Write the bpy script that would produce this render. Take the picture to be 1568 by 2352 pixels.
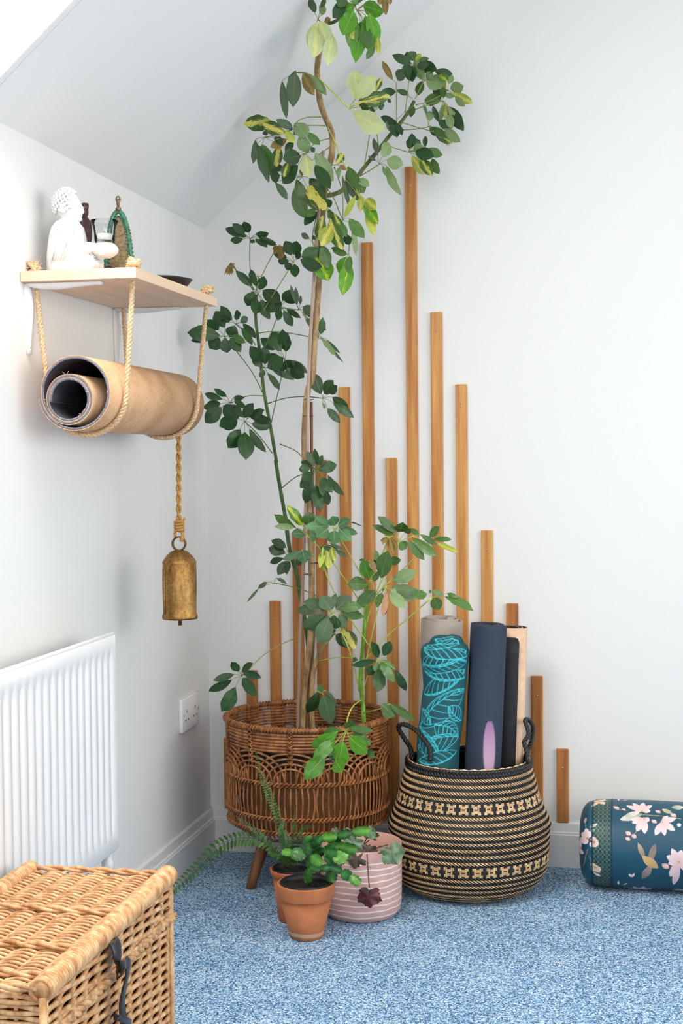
import bpy, bmesh, math, random
import numpy as np
from mathutils import Vector, Matrix
random.seed(7)
for o in list(bpy.data.objects): bpy.data.objects.remove(o)
S = bpy.context.scene
COL = S.collection
PI = math.pi

# ------------------------------------------------------------------ camera
YAW, PIT, ROLL = 0.202841, 0.0388144, -0.0087896
CAM = Vector((1.139437, -3.714459, 1.077589)); FPX = 3245.56
fw = Vector((-math.sin(YAW)*math.cos(PIT), math.cos(YAW)*math.cos(PIT), -math.sin(PIT)))
rt = Vector((math.cos(YAW), math.sin(YAW), 0)); up = rt.cross(fw)
R2 = rt*math.cos(ROLL) + up*math.sin(ROLL); U2 = -rt*math.sin(ROLL) + up*math.cos(ROLL)
cd = bpy.data.cameras.new('camera'); co = bpy.data.objects.new('camera', cd); COL.objects.link(co)
m3 = Matrix((R2, U2, -fw)).transposed().to_4x4(); m3.translation = CAM
co.matrix_world = m3
cd.sensor_fit = 'VERTICAL'; cd.sensor_height = 36; cd.lens = FPX*36/2352; cd.clip_start = .02
S.camera = co

# ------------------------------------------------------------------ light and exposure
RX, RY = 3.6, -5.4
KNEE, SLOPE, FLAT = 1.70, .888, 2.46          # knee wall height, roof slope, flat ceiling height
SKY_Y0, SKY_Y1, SKY_X0, SKY_X1 = -1.357, -2.35, .03, .72
W = bpy.data.worlds.new('sky'); S.world = W; W.use_nodes = True
bg = W.node_tree.nodes['Background']; bg.inputs[0].default_value = (1, .99, .97, 1); bg.inputs[1].default_value = 3.0
def area(name, loc, direction, sx, sy, power, color=(1, 1, 1), spread=180):
    l = bpy.data.lights.new(name, 'AREA'); l.shape = 'RECTANGLE'; l.size = sx; l.size_y = sy; l.energy = power; l.color = color
    l.spread = math.radians(spread)
    o = bpy.data.objects.new(name, l); COL.objects.link(o); o.location = loc
    o.rotation_euler = Vector(direction).to_track_quat('-Z', 'Y').to_euler(); return o
slope_len = (SKY_X1-SKY_X0)*math.sqrt(1+SLOPE**2)
sn = Vector((SLOPE, 0, -1)).normalized()
sc = Vector(((SKY_X0+SKY_X1)/2, (SKY_Y0+SKY_Y1)/2, KNEE+SLOPE*(SKY_X0+SKY_X1)/2)) - sn*.14
area('skylight_daylight', sc, sn, SKY_Y0-SKY_Y1-.12, slope_len-.12, 35, (1, .945, .885)).rotation_euler = \
    Matrix((Vector((0, 1, 0)), (-sn).cross(Vector((0, 1, 0))), -sn)).transposed().to_euler()
area('side_window_daylight', (RX-.015, -2.6, 1.5), (-1, 0, 0), 3.7, 1.3, 38, (1, .952, .905))
area('rear_fill_light', (1.65, RY+.015, 1.5), (0, 1, 0), 1.5, 1.2, 18, (1, .952, .905))  # added fill lamp behind the camera, brightens the back wall
S.view_settings.view_transform = 'Standard'; S.view_settings.look = 'None'
S.view_settings.gamma = 1; S.view_settings.use_curve_mapping = False
S.view_settings.exposure = 0.0
S.cycles.use_adaptive_sampling = True; S.cycles.adaptive_threshold = .03; S.cycles.adaptive_min_samples = 16
S.cycles.max_bounces = 8; S.cycles.glossy_bounces = 2; S.cycles.transmission_bounces = 3
S.cycles.caustics_reflective = False; S.cycles.caustics_refractive = False

# ------------------------------------------------------------------ helpers
def ray(x, y): return fw*FPX + R2*(x-784) - U2*(y-1176)
def aty(x, y, Y): d = ray(x, y); return CAM + d*((Y-CAM.y)/d.y)
def atx(x, y, X): d = ray(x, y); return CAM + d*((X-CAM.x)/d.x)
def atz(x, y, Z): d = ray(x, y); return CAM + d*((Z-CAM.z)/d.z)
def mpp(p): return (Vector(p)-CAM).dot(fw)/FPX     # metres per pixel at a point
def lin(c):
    return tuple(((v/255)/12.92 if v/255 <= .04045 else ((v/255+.055)/1.055)**2.4) for v in c)
LOC = {}
def thing(name, label, cat, loc=(0, 0, 0), group=None):
    o = bpy.data.objects.new(name, None); COL.objects.link(o); o.location = loc; o.empty_display_size = .02
    LOC[o] = Vector(loc); return tag(o, label, cat, group)
def tag(o, label, cat, group=None, kind=None):
    o['label'] = label; o['category'] = cat
    if group: o['group'] = group
    if kind: o['kind'] = kind
    return o
def mk(name, vf, mat, parent=None, smooth=True, local=False, kind=None, label=None, origin=None):
    """vf=(verts, faces[, material indices]); world coordinates unless local."""
    v, f = vf[0], vf[1]
    org = Vector((0, 0, 0))
    if parent is not None: org = LOC[parent]
    elif origin is not None: org = Vector(origin)
    if not local and org.length > 0: v = [(p[0]-org.x, p[1]-org.y, p[2]-org.z) for p in v]
    me = bpy.data.meshes.new(name); me.from_pydata([tuple(p) for p in v], [], f)
    for m_ in (mat if isinstance(mat, (list, tuple)) else [mat]): me.materials.append(m_)
    if len(vf) > 2 and vf[2] is not None: me.polygons.foreach_set('material_index', vf[2])
    if smooth: me.polygons.foreach_set('use_smooth', [True]*len(me.polygons))
    me.update()
    o = bpy.data.objects.new(name, me); COL.objects.link(o)
    if parent is not None: o.parent = parent; LOC[o] = LOC[parent]
    else: o.location = org; LOC[o] = org
    if kind: o['kind'] = kind
    if label: o['label'] = label
    return o
def dup(o, parent, rotz=0, loc=None):
    c = o.copy(); COL.objects.link(c); c.parent = parent; LOC[c] = LOC[parent]
    c.rotation_euler = (0, 0, rotz)
    if loc is not None: c.location = loc
    return c
def join(*parts):
    V, F, M = [], [], []; anym = any(len(p) > 2 for p in parts)
    for p in parts:
        b = len(V); V += list(p[0]); F += [tuple(i+b for i in f) for f in p[1]]
        M += list(p[2]) if len(p) > 2 else [0]*len(p[1])
    return (V, F, M) if anym else (V, F)
def withmat(vf, i): return (vf[0], vf[1], [i]*len(vf[1]))
def box(a, b, bev=0):
    a, b = Vector(a), Vector(b)
    lo = Vector([min(a[i], b[i]) for i in range(3)]); hi = Vector([max(a[i], b[i]) for i in range(3)])
    bm = bmesh.new(); bmesh.ops.create_cube(bm, size=1)
    for v in bm.verts: v.co = Vector([lo[i]+(v.co[i]+.5)*(hi[i]-lo[i]) for i in range(3)])
    if bev: bmesh.ops.bevel(bm, geom=bm.edges[:], offset=bev, segments=2, affect='EDGES', profile=.5)
    return grab(bm)
def grab(bm):
    bm.verts.ensure_lookup_table(); bm.verts.index_update()
    r = ([v.co.copy() for v in bm.verts], [tuple(v.index for v in f.verts) for f in bm.faces]); bm.free(); return r
def xf(vf, M): return ([M @ Vector(p) for p in vf[0]],) + tuple(vf[1:])
def resample(pts, n):
    """Catmull-Rom through pts, n points."""
    pts = [Vector(p) for p in pts]
    if len(pts) == 2: return [pts[0].lerp(pts[1], i/(n-1)) for i in range(n)]
    out = []
    for i in range(n):
        t = i/(n-1)*(len(pts)-1); k = min(int(t), len(pts)-2); u = t-k
        p0, p1, p2, p3 = pts[max(k-1, 0)], pts[k], pts[k+1], pts[min(k+2, len(pts)-1)]
        out.append(.5*((2*p1)+(-p0+p2)*u+(2*p0-5*p1+4*p2-p3)*u*u+(-p0+3*p1-3*p2+p3)*u**3))
    return out
def frames(pts, closed=False):
    n = len(pts); T = []
    for i in range(n):
        a = pts[(i-1) % n] if closed or i > 0 else pts[i]; b = pts[(i+1) % n] if closed or i < n-1 else pts[i]
        t = (b-a); T.append(t.normalized() if t.length > 1e-12 else Vector((0, 0, 1)))
    u = T[0].orthogonal().normalized(); out = []
    for t in T:
        u = (u - t*u.dot(t)); u = u.normalized() if u.length > 1e-9 else t.orthogonal().normalized()
        out.append((u, t.cross(u)))
    return out
def tube(pts, r, sides=6, closed=False, cap=True, flat=1.0):
    pts = [Vector(p) for p in pts]; n = len(pts); fr = frames(pts, closed)
    rr = r if isinstance(r, (list, tuple)) else [r]*n
    V, F = [], []
    for i in range(n):
        u, w = fr[i]
        for k in range(sides):
            a = 2*PI*k/sides; V.append(pts[i]+u*(math.cos(a)*rr[i])+w*(math.sin(a)*rr[i]*flat))
    for i in range(n if closed else n-1):
        j = (i+1) % n
        for k in range(sides):
            k2 = (k+1) % sides; F.append((i*sides+k, i*sides+k2, j*sides+k2, j*sides+k))
    if cap and not closed:
        F.append(tuple(range(sides))[::-1]); F.append(tuple((n-1)*sides+k for k in range(sides)))
    return V, F
def rope(pts, r, pitch, strands=3, sides=5, per=9, closed=False):
    pts = [Vector(p) for p in pts]
    L = sum((pts[i+1]-pts[i]).length for i in range(len(pts)-1))
    n = max(8, int(L/pitch*per)); c = resample(pts, n); fr = frames(c); out = []
    d = 0; ds = [0]
    for i in range(n-1): d += (c[i+1]-c[i]).length; ds.append(d)
    for s in range(strands):
        q = []
        for i in range(n):
            a = 2*PI*(ds[i]/pitch+s/strands); u, w = fr[i]; q.append(c[i]+(u*math.cos(a)+w*math.sin(a))*r*.5)
        out.append(tube(q, r*.56, sides))
    return join(*out)
def lathe(prof, seg=32, c=(0, 0, 0), jit=None):
    V, F = [], []; n = len(prof)
    for i in range(seg):
        a = 2*PI*i/seg; ca, sa = math.cos(a), math.sin(a)
        for k, (r, z) in enumerate(prof):
            rr = r*(1+(jit(a, k) if jit else 0)); V.append((c[0]+rr*ca, c[1]+rr*sa, c[2]+z))
    for i in range(seg):
        j = (i+1) % seg
        for k in range(n-1):
            if prof[k][0] < 1e-7 and prof[k+1][0] < 1e-7: continue
            if prof[k][0] < 1e-7: F.append((i*n+k, j*n+k+1, i*n+k+1))
            elif prof[k+1][0] < 1e-7: F.append((i*n+k, j*n+k, i*n+k+1))
            else: F.append((i*n+k, j*n+k, j*n+k+1, i*n+k+1))
    return V, F
def extrude(poly, axis_pts):
    """closed 2-D polygon [(a,b)] mapped by function list: axis_pts = [f0, f1] each (a,b)->Vector"""
    n = len(poly); V = [f(a, b) for f in axis_pts for a, b in poly]; F = []
    for s in range(len(axis_pts)-1):
        for k in range(n): k2 = (k+1) % n; F.append((s*n+k, s*n+k2, (s+1)*n+k2, (s+1)*n+k))
    F.append(tuple(range(n))[::-1]); F.append(tuple((len(axis_pts)-1)*n+k for k in range(n)))
    return V, F
def fixn(o):
    bm = bmesh.new(); bm.from_mesh(o.data); bmesh.ops.recalc_face_normals(bm, faces=bm.faces); bm.to_mesh(o.data); bm.free(); return o
def quad(*p): return ([Vector(q) for q in p], [(0, 1, 2, 3)])

# ------------------------------------------------------------------ materials
class NT:
    def __init__(s, name):
        s.m = bpy.data.materials.new(name); s.m.use_nodes = True; s.t = s.m.node_tree
        s.b = s.t.nodes['Principled BSDF']; s.out = s.t.nodes['Material Output']
    def n(s, typ, ins=None, **kw):
        x = s.t.nodes.new(typ)
        for k, v in kw.items(): setattr(x, k, v)
        for k, v in (ins or {}).items():
            if hasattr(v, 'is_linked'): s.t.links.new(v, x.inputs[k])
            else: x.inputs[k].default_value = v
        return x
    def math(s, op, a, b=0.0, clamp=False):
        return s.n('ShaderNodeMath', {0: a, 1: b}, operation=op, use_clamp=clamp).outputs[0]
    def mix(s, fac, a, b):
        x = s.n('ShaderNodeMix', data_type='RGBA')
        for sock, v in ((x.inputs[0], fac), (x.inputs[6], a), (x.inputs[7], b)):
            if hasattr(v, 'is_linked'): s.t.links.new(v, sock)
            else: sock.default_value = (*lin(v), 1) if isinstance(v, tuple) and len(v) == 3 else v
        return x.outputs[2]
    def ramp(s, fac, stops, interp='LINEAR'):
        x = s.n('ShaderNodeValToRGB', {0: fac}); r = x.color_ramp; r.interpolation = interp
        while len(r.elements) < len(stops): r.elements.new(.5)
        for e, (p, c) in zip(r.elements, stops): e.position = p; e.color = (*lin(c), 1)
        return x.outputs[0]
    def noise(s, scale, detail=3, vec=None, rough=.55):
        i = {'Scale': scale, 'Detail': detail, 'Roughness': rough}
        if vec is not None: i['Vector'] = vec
        return s.n('ShaderNodeTexNoise', i).outputs[0]
    def obj(s, scale=(1, 1, 1)):
        v = s.n('ShaderNodeTexCoord').outputs['Object']
        return s.n('ShaderNodeMapping', {'Vector': v, 'Scale': scale}).outputs[0]
    def geo(s, scale=(1, 1, 1)):
        v = s.n('ShaderNodeNewGeometry').outputs['Position']
        return s.n('ShaderNodeMapping', {'Vector': v, 'Scale': scale}).outputs[0]
    def col(s, c): s.t.links.new(c, s.b.inputs['Base Color'])
    def bump(s, h, strength=.3, dist=.002):
        x = s.n('ShaderNodeBump', {'Height': h, 'Strength': strength, 'Distance': dist})
        s.t.links.new(x.outputs[0], s.b.inputs['Normal'])
    def set(s, **kw):
        for k, v in kw.items(): s.b.inputs[k.replace('_', ' ')].default_value = v
        return s
def simple(name, c, rough=.6, var=0, vscale=40, bump=0, bscale=200, metal=0, bdist=.001):
    t = NT(name); t.set(Roughness=rough, Metallic=metal)
    if var:
        d = tuple(max(0, v*(1-var)) for v in c); l = tuple(min(255, v*(1+var)) for v in c)
        t.col(t.ramp(t.noise(vscale, 4, t.geo()), [(.3, d), (.7, l)]))
    else: t.b.inputs['Base Color'].default_value = (*lin(c), 1)
    if bump: t.bump(t.noise(bscale, 3, t.geo()), bump, bdist)
    return t.m
MAT = {}
MAT['wall'] = simple('wall_paint', (232, 232, 231), .75)
MAT['ceil'] = simple('ceiling_paint', (230, 230, 230), .8)
MAT['gloss'] = simple('white_gloss_paint', (232, 231, 229), .35)
MAT['enamel'] = simple('white_enamel', (236, 236, 237), .3)
MAT['plastic'] = simple('white_plastic', (238, 238, 238), .35)
MAT['black'] = simple('black_plastic', (22, 22, 24), .45)
MAT['hole'] = simple('dark_slot', (60, 60, 62), .7)
MAT['steel'] = simple('screw_steel', (170, 170, 172), .35, metal=.9)
def carpet():
    t = NT('blue_carpet'); t.set(Roughness=.95); g = t.geo()
    wv = t.n('ShaderNodeTexVoronoi', {'Vector': t.geo((1, .8, 1)), 'Scale': 430.0}, feature='F1')
    cell = wv.outputs['Color']
    f = t.n('ShaderNodeSeparateColor', {0: cell}).outputs[0]
    big = t.noise(9, 1, g); f2 = t.math('ADD', f, t.math('MULTIPLY', t.math('SUBTRACT', big, .5), .25))
    f3 = t.math('ADD', f2, t.math('MULTIPLY', t.math('SUBTRACT', t.noise(120, 1, g), .5), .7))
    t.col(t.ramp(f3, [(.05, (44, 70, 106)), (.30, (86, 130, 178)), (.55, (134, 184, 222)), (.78, (184, 214, 234)), (1.0, (232, 242, 248))]))
    t.bump(t.noise(380, 1, g), .9, .004); return t.m
MAT['carpet'] = carpet()
def wood(name, dark, mid, light, scale=(60, 60, 3), rough=.45, rnd=.5, space='obj'):
    t = NT(name); t.set(Roughness=rough)
    v = t.obj(scale) if space == 'obj' else t.geo(scale)
    oi = t.n('ShaderNodeObjectInfo').outputs['Random']
    tone = t.n('ShaderNodeSeparateColor', {0: t.n('ShaderNodeObjectInfo').outputs['Color']}).outputs[0] if name.startswith('stained') else oi
    v2 = t.n('ShaderNodeVectorMath', {0: v, 1: t.n('ShaderNodeCombineXYZ', {0: t.math('MULTIPLY', oi, 37.0), 2: t.math('MULTIPLY', oi, 17.0)}).outputs[0]}, operation='ADD').outputs[0]
    f = t.noise(1.0, 6, v2, .6); b = t.noise(.12, 2, v2)
    f = t.math('ADD', f, t.math('MULTIPLY', t.math('SUBTRACT', tone, .5), (.5 if name.startswith('stained') else .14)*rnd*2))
    f = t.math('ADD', f, t.math('MULTIPLY', t.math('SUBTRACT', b, .5), .5))
    t.col(t.ramp(f, [(.25, dark), (.5, mid), (.78, light)])); t.bump(f, .12, .001); return t.m
MAT['slat'] = wood('stained_slat_wood', (138, 78, 28), (186, 120, 55), (220, 166, 92))
MAT['pine'] = wood('shelf_pine', (214, 178, 145), (226, 193, 162), (236, 209, 182), (25, 2, 25), .5)
MAT['leg'] = wood('planter_leg_wood', (88, 52, 26), (120, 74, 38), (150, 98, 54))
MAT['jute'] = simple('jute_rope', (212, 182, 144), .9, .18, 300, .5, 900)
MAT['jute2'] = simple('golden_jute_cord', (190, 142, 74), .9, .2, 300, .5, 900)
def cork():
    t = NT('cork'); t.set(Roughness=.75); g = t.obj()
    f = t.math('ADD', t.math('MULTIPLY', t.noise(420, 3, g, .7), .65), t.math('MULTIPLY', t.noise(11, 3, g), .45))
    t.col(t.ramp(f, [(.38, (150, 106, 70)), (.52, (194, 150, 108)), (.66, (216, 176, 136))])); t.bump(f, .15, .001); return t.m
MAT['cork'] = cork()
MAT['rubber'] = simple('grey_rubber', (112, 112, 124), .7, .12, 120, .3, 500)
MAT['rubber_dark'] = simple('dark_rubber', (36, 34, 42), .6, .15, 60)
def brass():
    t = NT('aged_brass'); t.set(Metallic=.85, Roughness=.48); g = t.obj()
    f = t.math('ADD', t.math('MULTIPLY', t.noise(30, 5, t.obj((1, 1, .35))), .7), t.math('MULTIPLY', t.noise(160, 4, g), .35))
    t.col(t.ramp(f, [(.33, (92, 62, 30)), (.5, (150, 110, 58)), (.65, (192, 152, 92))])); t.bump(t.noise(60, 4, g), .35, .002); return t.m
MAT['brass'] = brass()
MAT['brass_dark'] = simple('dark_brass', (110, 78, 44), .5, .2, 80, metal=.7)
MAT['plaster'] = simple('white_plaster', (226, 226, 226), .6, bump=.25, bscale=160)
MAT['maroon'] = simple('dark_maroon_wood', (58, 22, 24), .35, .35, 60)
MAT['verdigris'] = simple('green_patina', (62, 110, 86), .55, .35, 160, metal=.2)
MAT['bronze'] = simple('aged_bronze', (112, 96, 68), .5, .3, 160, metal=.4)
MAT['goldbit'] = simple('old_gold', (168, 118, 62), .45, .25, 120, metal=.4)
MAT['wax'] = simple('candle_wax', (240, 238, 230), .4)
def glass():
    t = NT('clear_glass'); tr = t.n('ShaderNodeBsdfTransparent'); gl = t.n('ShaderNodeBsdfGlossy', {'Roughness': .03})
    fr = t.n('ShaderNodeFresnel', {'IOR': 1.22})
    mx = t.n('ShaderNodeMixShader', {0: t.math('MULTIPLY', fr.outputs[0], 1.0, True), 1: tr.outputs[0], 2: gl.outputs[0]})
    tr.inputs[0].default_value = (.93, .95, .95, 1)
    t.t.links.new(mx.outputs[0], t.out.inputs[0]); return t.m
MAT['glass'] = glass()
def rattan(name, a, b, c):
    t = NT(name); t.set(Roughness=.42); g = t.geo((1, 1, .4))
    t.col(t.ramp(t.noise(70, 4, g), [(.32, a), (.5, b), (.7, c)])); t.bump(t.noise(400, 2, t.geo()), .15, .001); return t.m
MAT['rattan'] = rattan('brown_rattan', (104, 58, 26), (150, 92, 46), (184, 124, 70))
MAT['rattan_dark'] = rattan('dark_rattan', (66, 36, 18), (98, 56, 28), (126, 76, 40))
MAT['wicker'] = rattan('honey_willow', (172, 118, 70), (210, 162, 112), (236, 200, 154))
MAT['soil'] = simple('potting_soil', (30, 24, 20), .95, .6, 300, 1.0, 250, bdist=.01)
MAT['inner'] = simple('brown_textured_pot', (116, 78, 42), .7, .25, 220, .9, 420, bdist=.004)
MAT['greyplastic'] = simple('grey_saucer', (190, 184, 184), .5)
def terracotta(name, c, stain):
    t = NT(name); t.set(Roughness=.8); g = t.obj()
    z = t.n('ShaderNodeSeparateXYZ', {0: t.obj()}).outputs[2]
    d = tuple(v*.86 for v in c)
    base = t.ramp(t.noise(22, 4, g), [(.3, d), (.7, c)])
    if stain:   # lime bloom ring near the foot
        k = t.math('ADD', z, t.math('MULTIPLY', t.noise(25, 3, g), .006))
        band = t.math('MULTIPLY', t.math('GREATER_THAN', k, .012), t.math('LESS_THAN', k, .021))
        base = t.mix(t.math('MULTIPLY', band, .6), base, (226, 190, 164))
    t.col(base); t.bump(t.noise(300, 3, g), .15, .001); return t.m
MAT['terra'] = terracotta('terracotta', (194, 118, 72), True)
MAT['terra2'] = terracotta('orange_terracotta', (196, 106, 66), False)
def pinkpot():
    t = NT('pink_striped_glaze'); t.set(Roughness=.45); g = t.obj()
    z = t.n('ShaderNodeSeparateXYZ', {0: g}).outputs[2]
    k = t.math('ADD', t.math('MULTIPLY', z, 72.0), t.math('MULTIPLY', t.noise(26, 2, g), .55))
    fr = t.math('FRACT', k); dd = t.math('ABSOLUTE', t.math('SUBTRACT', fr, .5))
    line = t.math('LESS_THAN', dd, t.math('ADD', .075, t.math('MULTIPLY', t.noise(90, 2, g), .09)))
    line = t.math('MULTIPLY', line, t.math('LESS_THAN', z, .147))
    t.col(t.mix(line, t.ramp(t.noise(40, 3, g), [(.3, (206, 160, 152)), (.7, (218, 176, 168))]), (240, 226, 222))); return t.m
MAT['pink'] = pinkpot()
MAT['pink_in'] = simple('pink_inside_glaze', (226, 176, 160), .5)
MAT['sea_black'] = simple('black_seagrass', (34, 31, 31), .42, .35, 200, .3, 600)
MAT['sea_nat'] = simple('natural_seagrass', (228, 194, 148), .55, .12, 120, .3, 700)
MAT['sea_nat2'] = simple('tan_seagrass', (208, 170, 118), .55, .14, 120, .3, 700)
MAT['greige'] = simple('greige_foam', (176, 162, 152), .7, .03, 30)
def navy():
    t = NT('navy_suede'); t.set(Roughness=.85); a = t.n('ShaderNodeAttribute', attribute_name='paint').outputs['Color']
    f = t.noise(700, 3, t.obj((1, 1, .6)), .7)
    t.col(t.mix(t.math('MULTIPLY', f, .35), a, (18, 24, 34))); t.bump(f, .2, .001); return t.m
MAT['navy'] = navy()
MAT['tan_mat'] = simple('cream_tan_mat', (226, 190, 158), .65, .04, 60)
MAT['black_mat'] = simple('black_mat', (22, 22, 27), .6, .2, 200)
def painted(name, rough, weave=0, scale=900):
    t = NT(name); t.set(Roughness=rough); a = t.n('ShaderNodeAttribute', attribute_name='paint').outputs['Color']
    t.col(a)
    if weave: t.bump(t.n('ShaderNodeTexVoronoi', {'Vector': t.obj(), 'Scale': float(scale)}).outputs['Distance'], weave, .001)
    return t.m
MAT['teal'] = painted('teal_towel_print', .75, .8, 330)
MAT['silk'] = painted('teal_floral_silk', .42, .15, 900)
MAT['strap'] = simple('black_leather', (34, 36, 42), .4, .25, 90, .3, 300)
MAT['cane'] = wood('grey_bamboo', (140, 116, 98), (172, 148, 130), (196, 174, 158), (60, 60, 4), .5, .1, 'geo')
MAT['cane_red'] = wood('brown_bamboo', (110, 66, 38), (140, 92, 58), (166, 120, 82), (60, 60, 4), .5, .1, 'geo')
MAT['wire'] = simple('dark_wire', (40, 34, 30), .5)
def bark(name, a, b, c, s=(70, 70, 26)):
    t = NT(name); t.set(Roughness=.7); g = t.geo(s); f = t.noise(1, 5, g, .65)
    t.col(t.ramp(f, [(.3, a), (.52, b), (.72, c)])); t.bump(f, .5, .003); return t.m
MAT['bark'] = bark('schefflera_bark', (108, 82, 52), (166, 134, 90), (200, 170, 124))
MAT['bark_green'] = bark('young_green_bark', (50, 66, 30), (84, 98, 50), (120, 126, 72))
MAT['stem_dark'] = bark('dark_green_stem', (40, 64, 30), (62, 92, 42), (92, 120, 58))
MAT['stem_bright'] = bark('bright_green_stem', (84, 128, 30), (118, 168, 48), (150, 196, 74))
MAT['petiole'] = simple('green_petiole', (132, 142, 66), .5, .12, 30)
MAT['petiole_y'] = simple('yellow_green_petiole', (184, 196, 84), .5, .1, 30)
MAT['petiole_d'] = simple('dark_petiole', (92, 116, 58), .5, .12, 30)
def leafmat(name, c, rib, spot=None, amount=.5, rough=.38, var=.16, edge=None):
    t = NT(name); t.set(Roughness=rough)
    o = t.n('ShaderNodeTexCoord').outputs['Object']; xyz = t.n('ShaderNodeSeparateXYZ', {0: o}); x, y = xyz.outputs[0], xyz.outputs[1]
    rnd = t.n('ShaderNodeObjectInfo').outputs['Random']
    off = t.n('ShaderNodeVectorMath', {0: t.n('ShaderNodeMapping', {'Vector': o, 'Scale': (1, 1, 0)}).outputs[0],
        1: t.n('ShaderNodeCombineXYZ', {0: t.math('MULTIPLY', rnd, 91.0), 1: t.math('MULTIPLY', rnd, 53.0)}).outputs[0]}, operation='ADD').outputs[0]
    ay = t.math('ABSOLUTE', y)
    d = tuple(v*(1-var) for v in c); l = tuple(min(255, v*(1+var)) for v in c)
    base = t.ramp(t.math('ADD', t.math('MULTIPLY', t.noise(4, 3, off), .6), t.math('MULTIPLY', rnd, .4)), [(.25, d), (.75, l)])
    if spot:
        n = t.noise(5.0, 5, t.n('ShaderNodeMapping', {'Vector': off, 'Scale': (.8, 2.4, 1)}).outputs[0], .65)
        k = t.math('ADD', t.math('MULTIPLY', ay, 2.0), t.math('MULTIPLY', n, 1.9))
        k = t.math('ADD', k, t.math('MULTIPLY', t.math('SUBTRACT', rnd, .5), .25))
        base = t.mix(t.math('MULTIPLY', t.math('SUBTRACT', amount+.88, k), 6.0, True), base, spot)
    ribm = t.math('LESS_THAN', ay, t.math('MULTIPLY', t.math('SUBTRACT', 1.1, x), .022))
    vein = t.math('FRACT', t.math('SUBTRACT', t.math('MULTIPLY', x, 9.0), t.math('MULTIPLY', ay, 9.0)))
    vm = t.math('MULTIPLY', t.math('LESS_THAN', vein, .1), .18)
    base = t.mix(t.math('MAXIMUM', t.math('MULTIPLY', ribm, .6), vm), base, rib)
    t.col(base)
    t.bump(t.math('ADD', vein, t.noise(6, 2, off)), .08, .01)
    # a leaf lets part of the light through
    tl = t.n('ShaderNodeBsdfTranslucent', {'Color': base}); mx = t.n('ShaderNodeMixShader', {0: .14, 1: t.b.outputs[0], 2: tl.outputs[0]})
    t.t.links.new(mx.outputs[0], t.out.inputs[0]); return t.m
LEAF = {
 'd': leafmat('leaf_dark_green', (40, 74, 34), (92, 124, 76)),
 'k': leafmat('leaf_grey_green', (74, 98, 66), (122, 142, 106), rough=.5),
 'g': leafmat('leaf_mid_green', (74, 110, 50), (136, 164, 96)),
 'b': leafmat('leaf_bright_green', (78, 140, 30), (160, 200, 90), rough=.28),
 's': leafmat('leaf_sage_underside', (130, 156, 104), (176, 192, 140), rough=.55, var=.1),
 'p': leafmat('leaf_pale_underside', (196, 208, 152), (222, 222, 150), (226, 226, 140), .3, .55, .07),
 'y': leafmat('leaf_yellow_green', (158, 172, 66), (204, 206, 110), (206, 198, 90), .35),
 'v': leafmat('leaf_variegated', (58, 96, 38), (196, 196, 110), (214, 204, 96), .42),
 'w': leafmat('leaf_bright_variegated', (76, 134, 26), (196, 200, 80), (186, 198, 40), .3, .28),
 'n': leafmat('leaf_bronze', (132, 110, 52), (176, 150, 90), (170, 140, 70), .3),
 'r': leafmat('leaf_dry_brown', (168, 128, 98), (190, 150, 120), rough=.7),
 't': leafmat('leaf_blue_green', (88, 130, 84), (190, 206, 170), rough=.42),
}
MAT['fern'] = simple('fern_green', (48, 84, 26), .5, .3, 60)
MAT['begonia_dark'] = simple('begonia_dark', (70, 58, 46), .5, .3, 60)
MAT['begonia_maroon'] = simple('begonia_maroon', (70, 28, 36), .45, .5, 40)
MAT['begonia_silver'] = simple('begonia_silver', (98, 122, 92), .45, .3, 70)
MAT['cactus'] = simple('cactus_green', (52, 104, 44), .35, .3, 30)
MAT['cactus_b'] = simple('cactus_bright', (82, 138, 50), .35, .2, 30)

# ------------------------------------------------------------------ the room
def struct(name, vf, mat, smooth=False, parent=None):
    o = mk(name, vf, mat, parent, smooth)
    if parent is None: o['kind'] = 'structure'
    return o
struct('floor', box((-.1, .1, -.06), (RX, RY, 0)), MAT['carpet'])['label'] = 'blue flecked carpet'
FX = (FLAT-KNEE)/SLOPE
def sl(x): return KNEE+SLOPE*x
struct('wall_back', extrude([(-.1, -.06), (RX, -.06), (RX, FLAT), (FX, FLAT), (0, KNEE), (-.1, KNEE)],
       [lambda a, b: Vector((a, 0, b)), lambda a, b: Vector((a, .1, b))]), MAT['wall'])
struct('wall_left', box((-.1, 0, -.06), (0, RY, KNEE)), MAT['wall'])
struct('wall_rear', join(box((-.1, RY-.1, -.06), (.85, RY, FLAT+.2)), box((2.45, RY-.1, -.06), (RX+.1, RY, FLAT+.2)), box((.85, RY-.1, -.06), (2.45, RY, .85)), box((.85, RY-.1, 2.25), (2.45, RY, FLAT+.2))), MAT['wall'])
w3 = thing('added_rear_window', 'white casement window added in the rear wall for fill light', 'window', (1.65, RY, .85)); del w3['category']; w3['kind'] = 'structure'  # unseen window, added to go with the rear fill lamp
mk('window_frame', join(*[box((a, RY-.08, c), (b, RY-.03, d_)) for a, b, c, d_ in ((.85, .91, .85, 2.25), (2.39, 2.45, .85, 2.25), (.85, 2.45, .85, .91), (.85, 2.45, 2.19, 2.25), (1.62, 1.68, .85, 2.25))]), MAT['gloss'], w3, False)
mk('pane', box((.87, RY-.06, .87), (2.43, RY-.055, 2.23)), MAT['glass'], w3, False)
WY0, WY1, WZ0, WZ1 = -.7, -4.5, .82, 2.2
struct('wall_right', join(box((RX, .1, -.06), (RX+.1, WY0, FLAT)), box((RX, WY1, -.06), (RX+.1, RY, FLAT)), box((RX, WY0, -.06), (RX+.1, WY1, WZ0)), box((RX, WY0, WZ1), (RX+.1, WY1, FLAT))), MAT['wall'])
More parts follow.
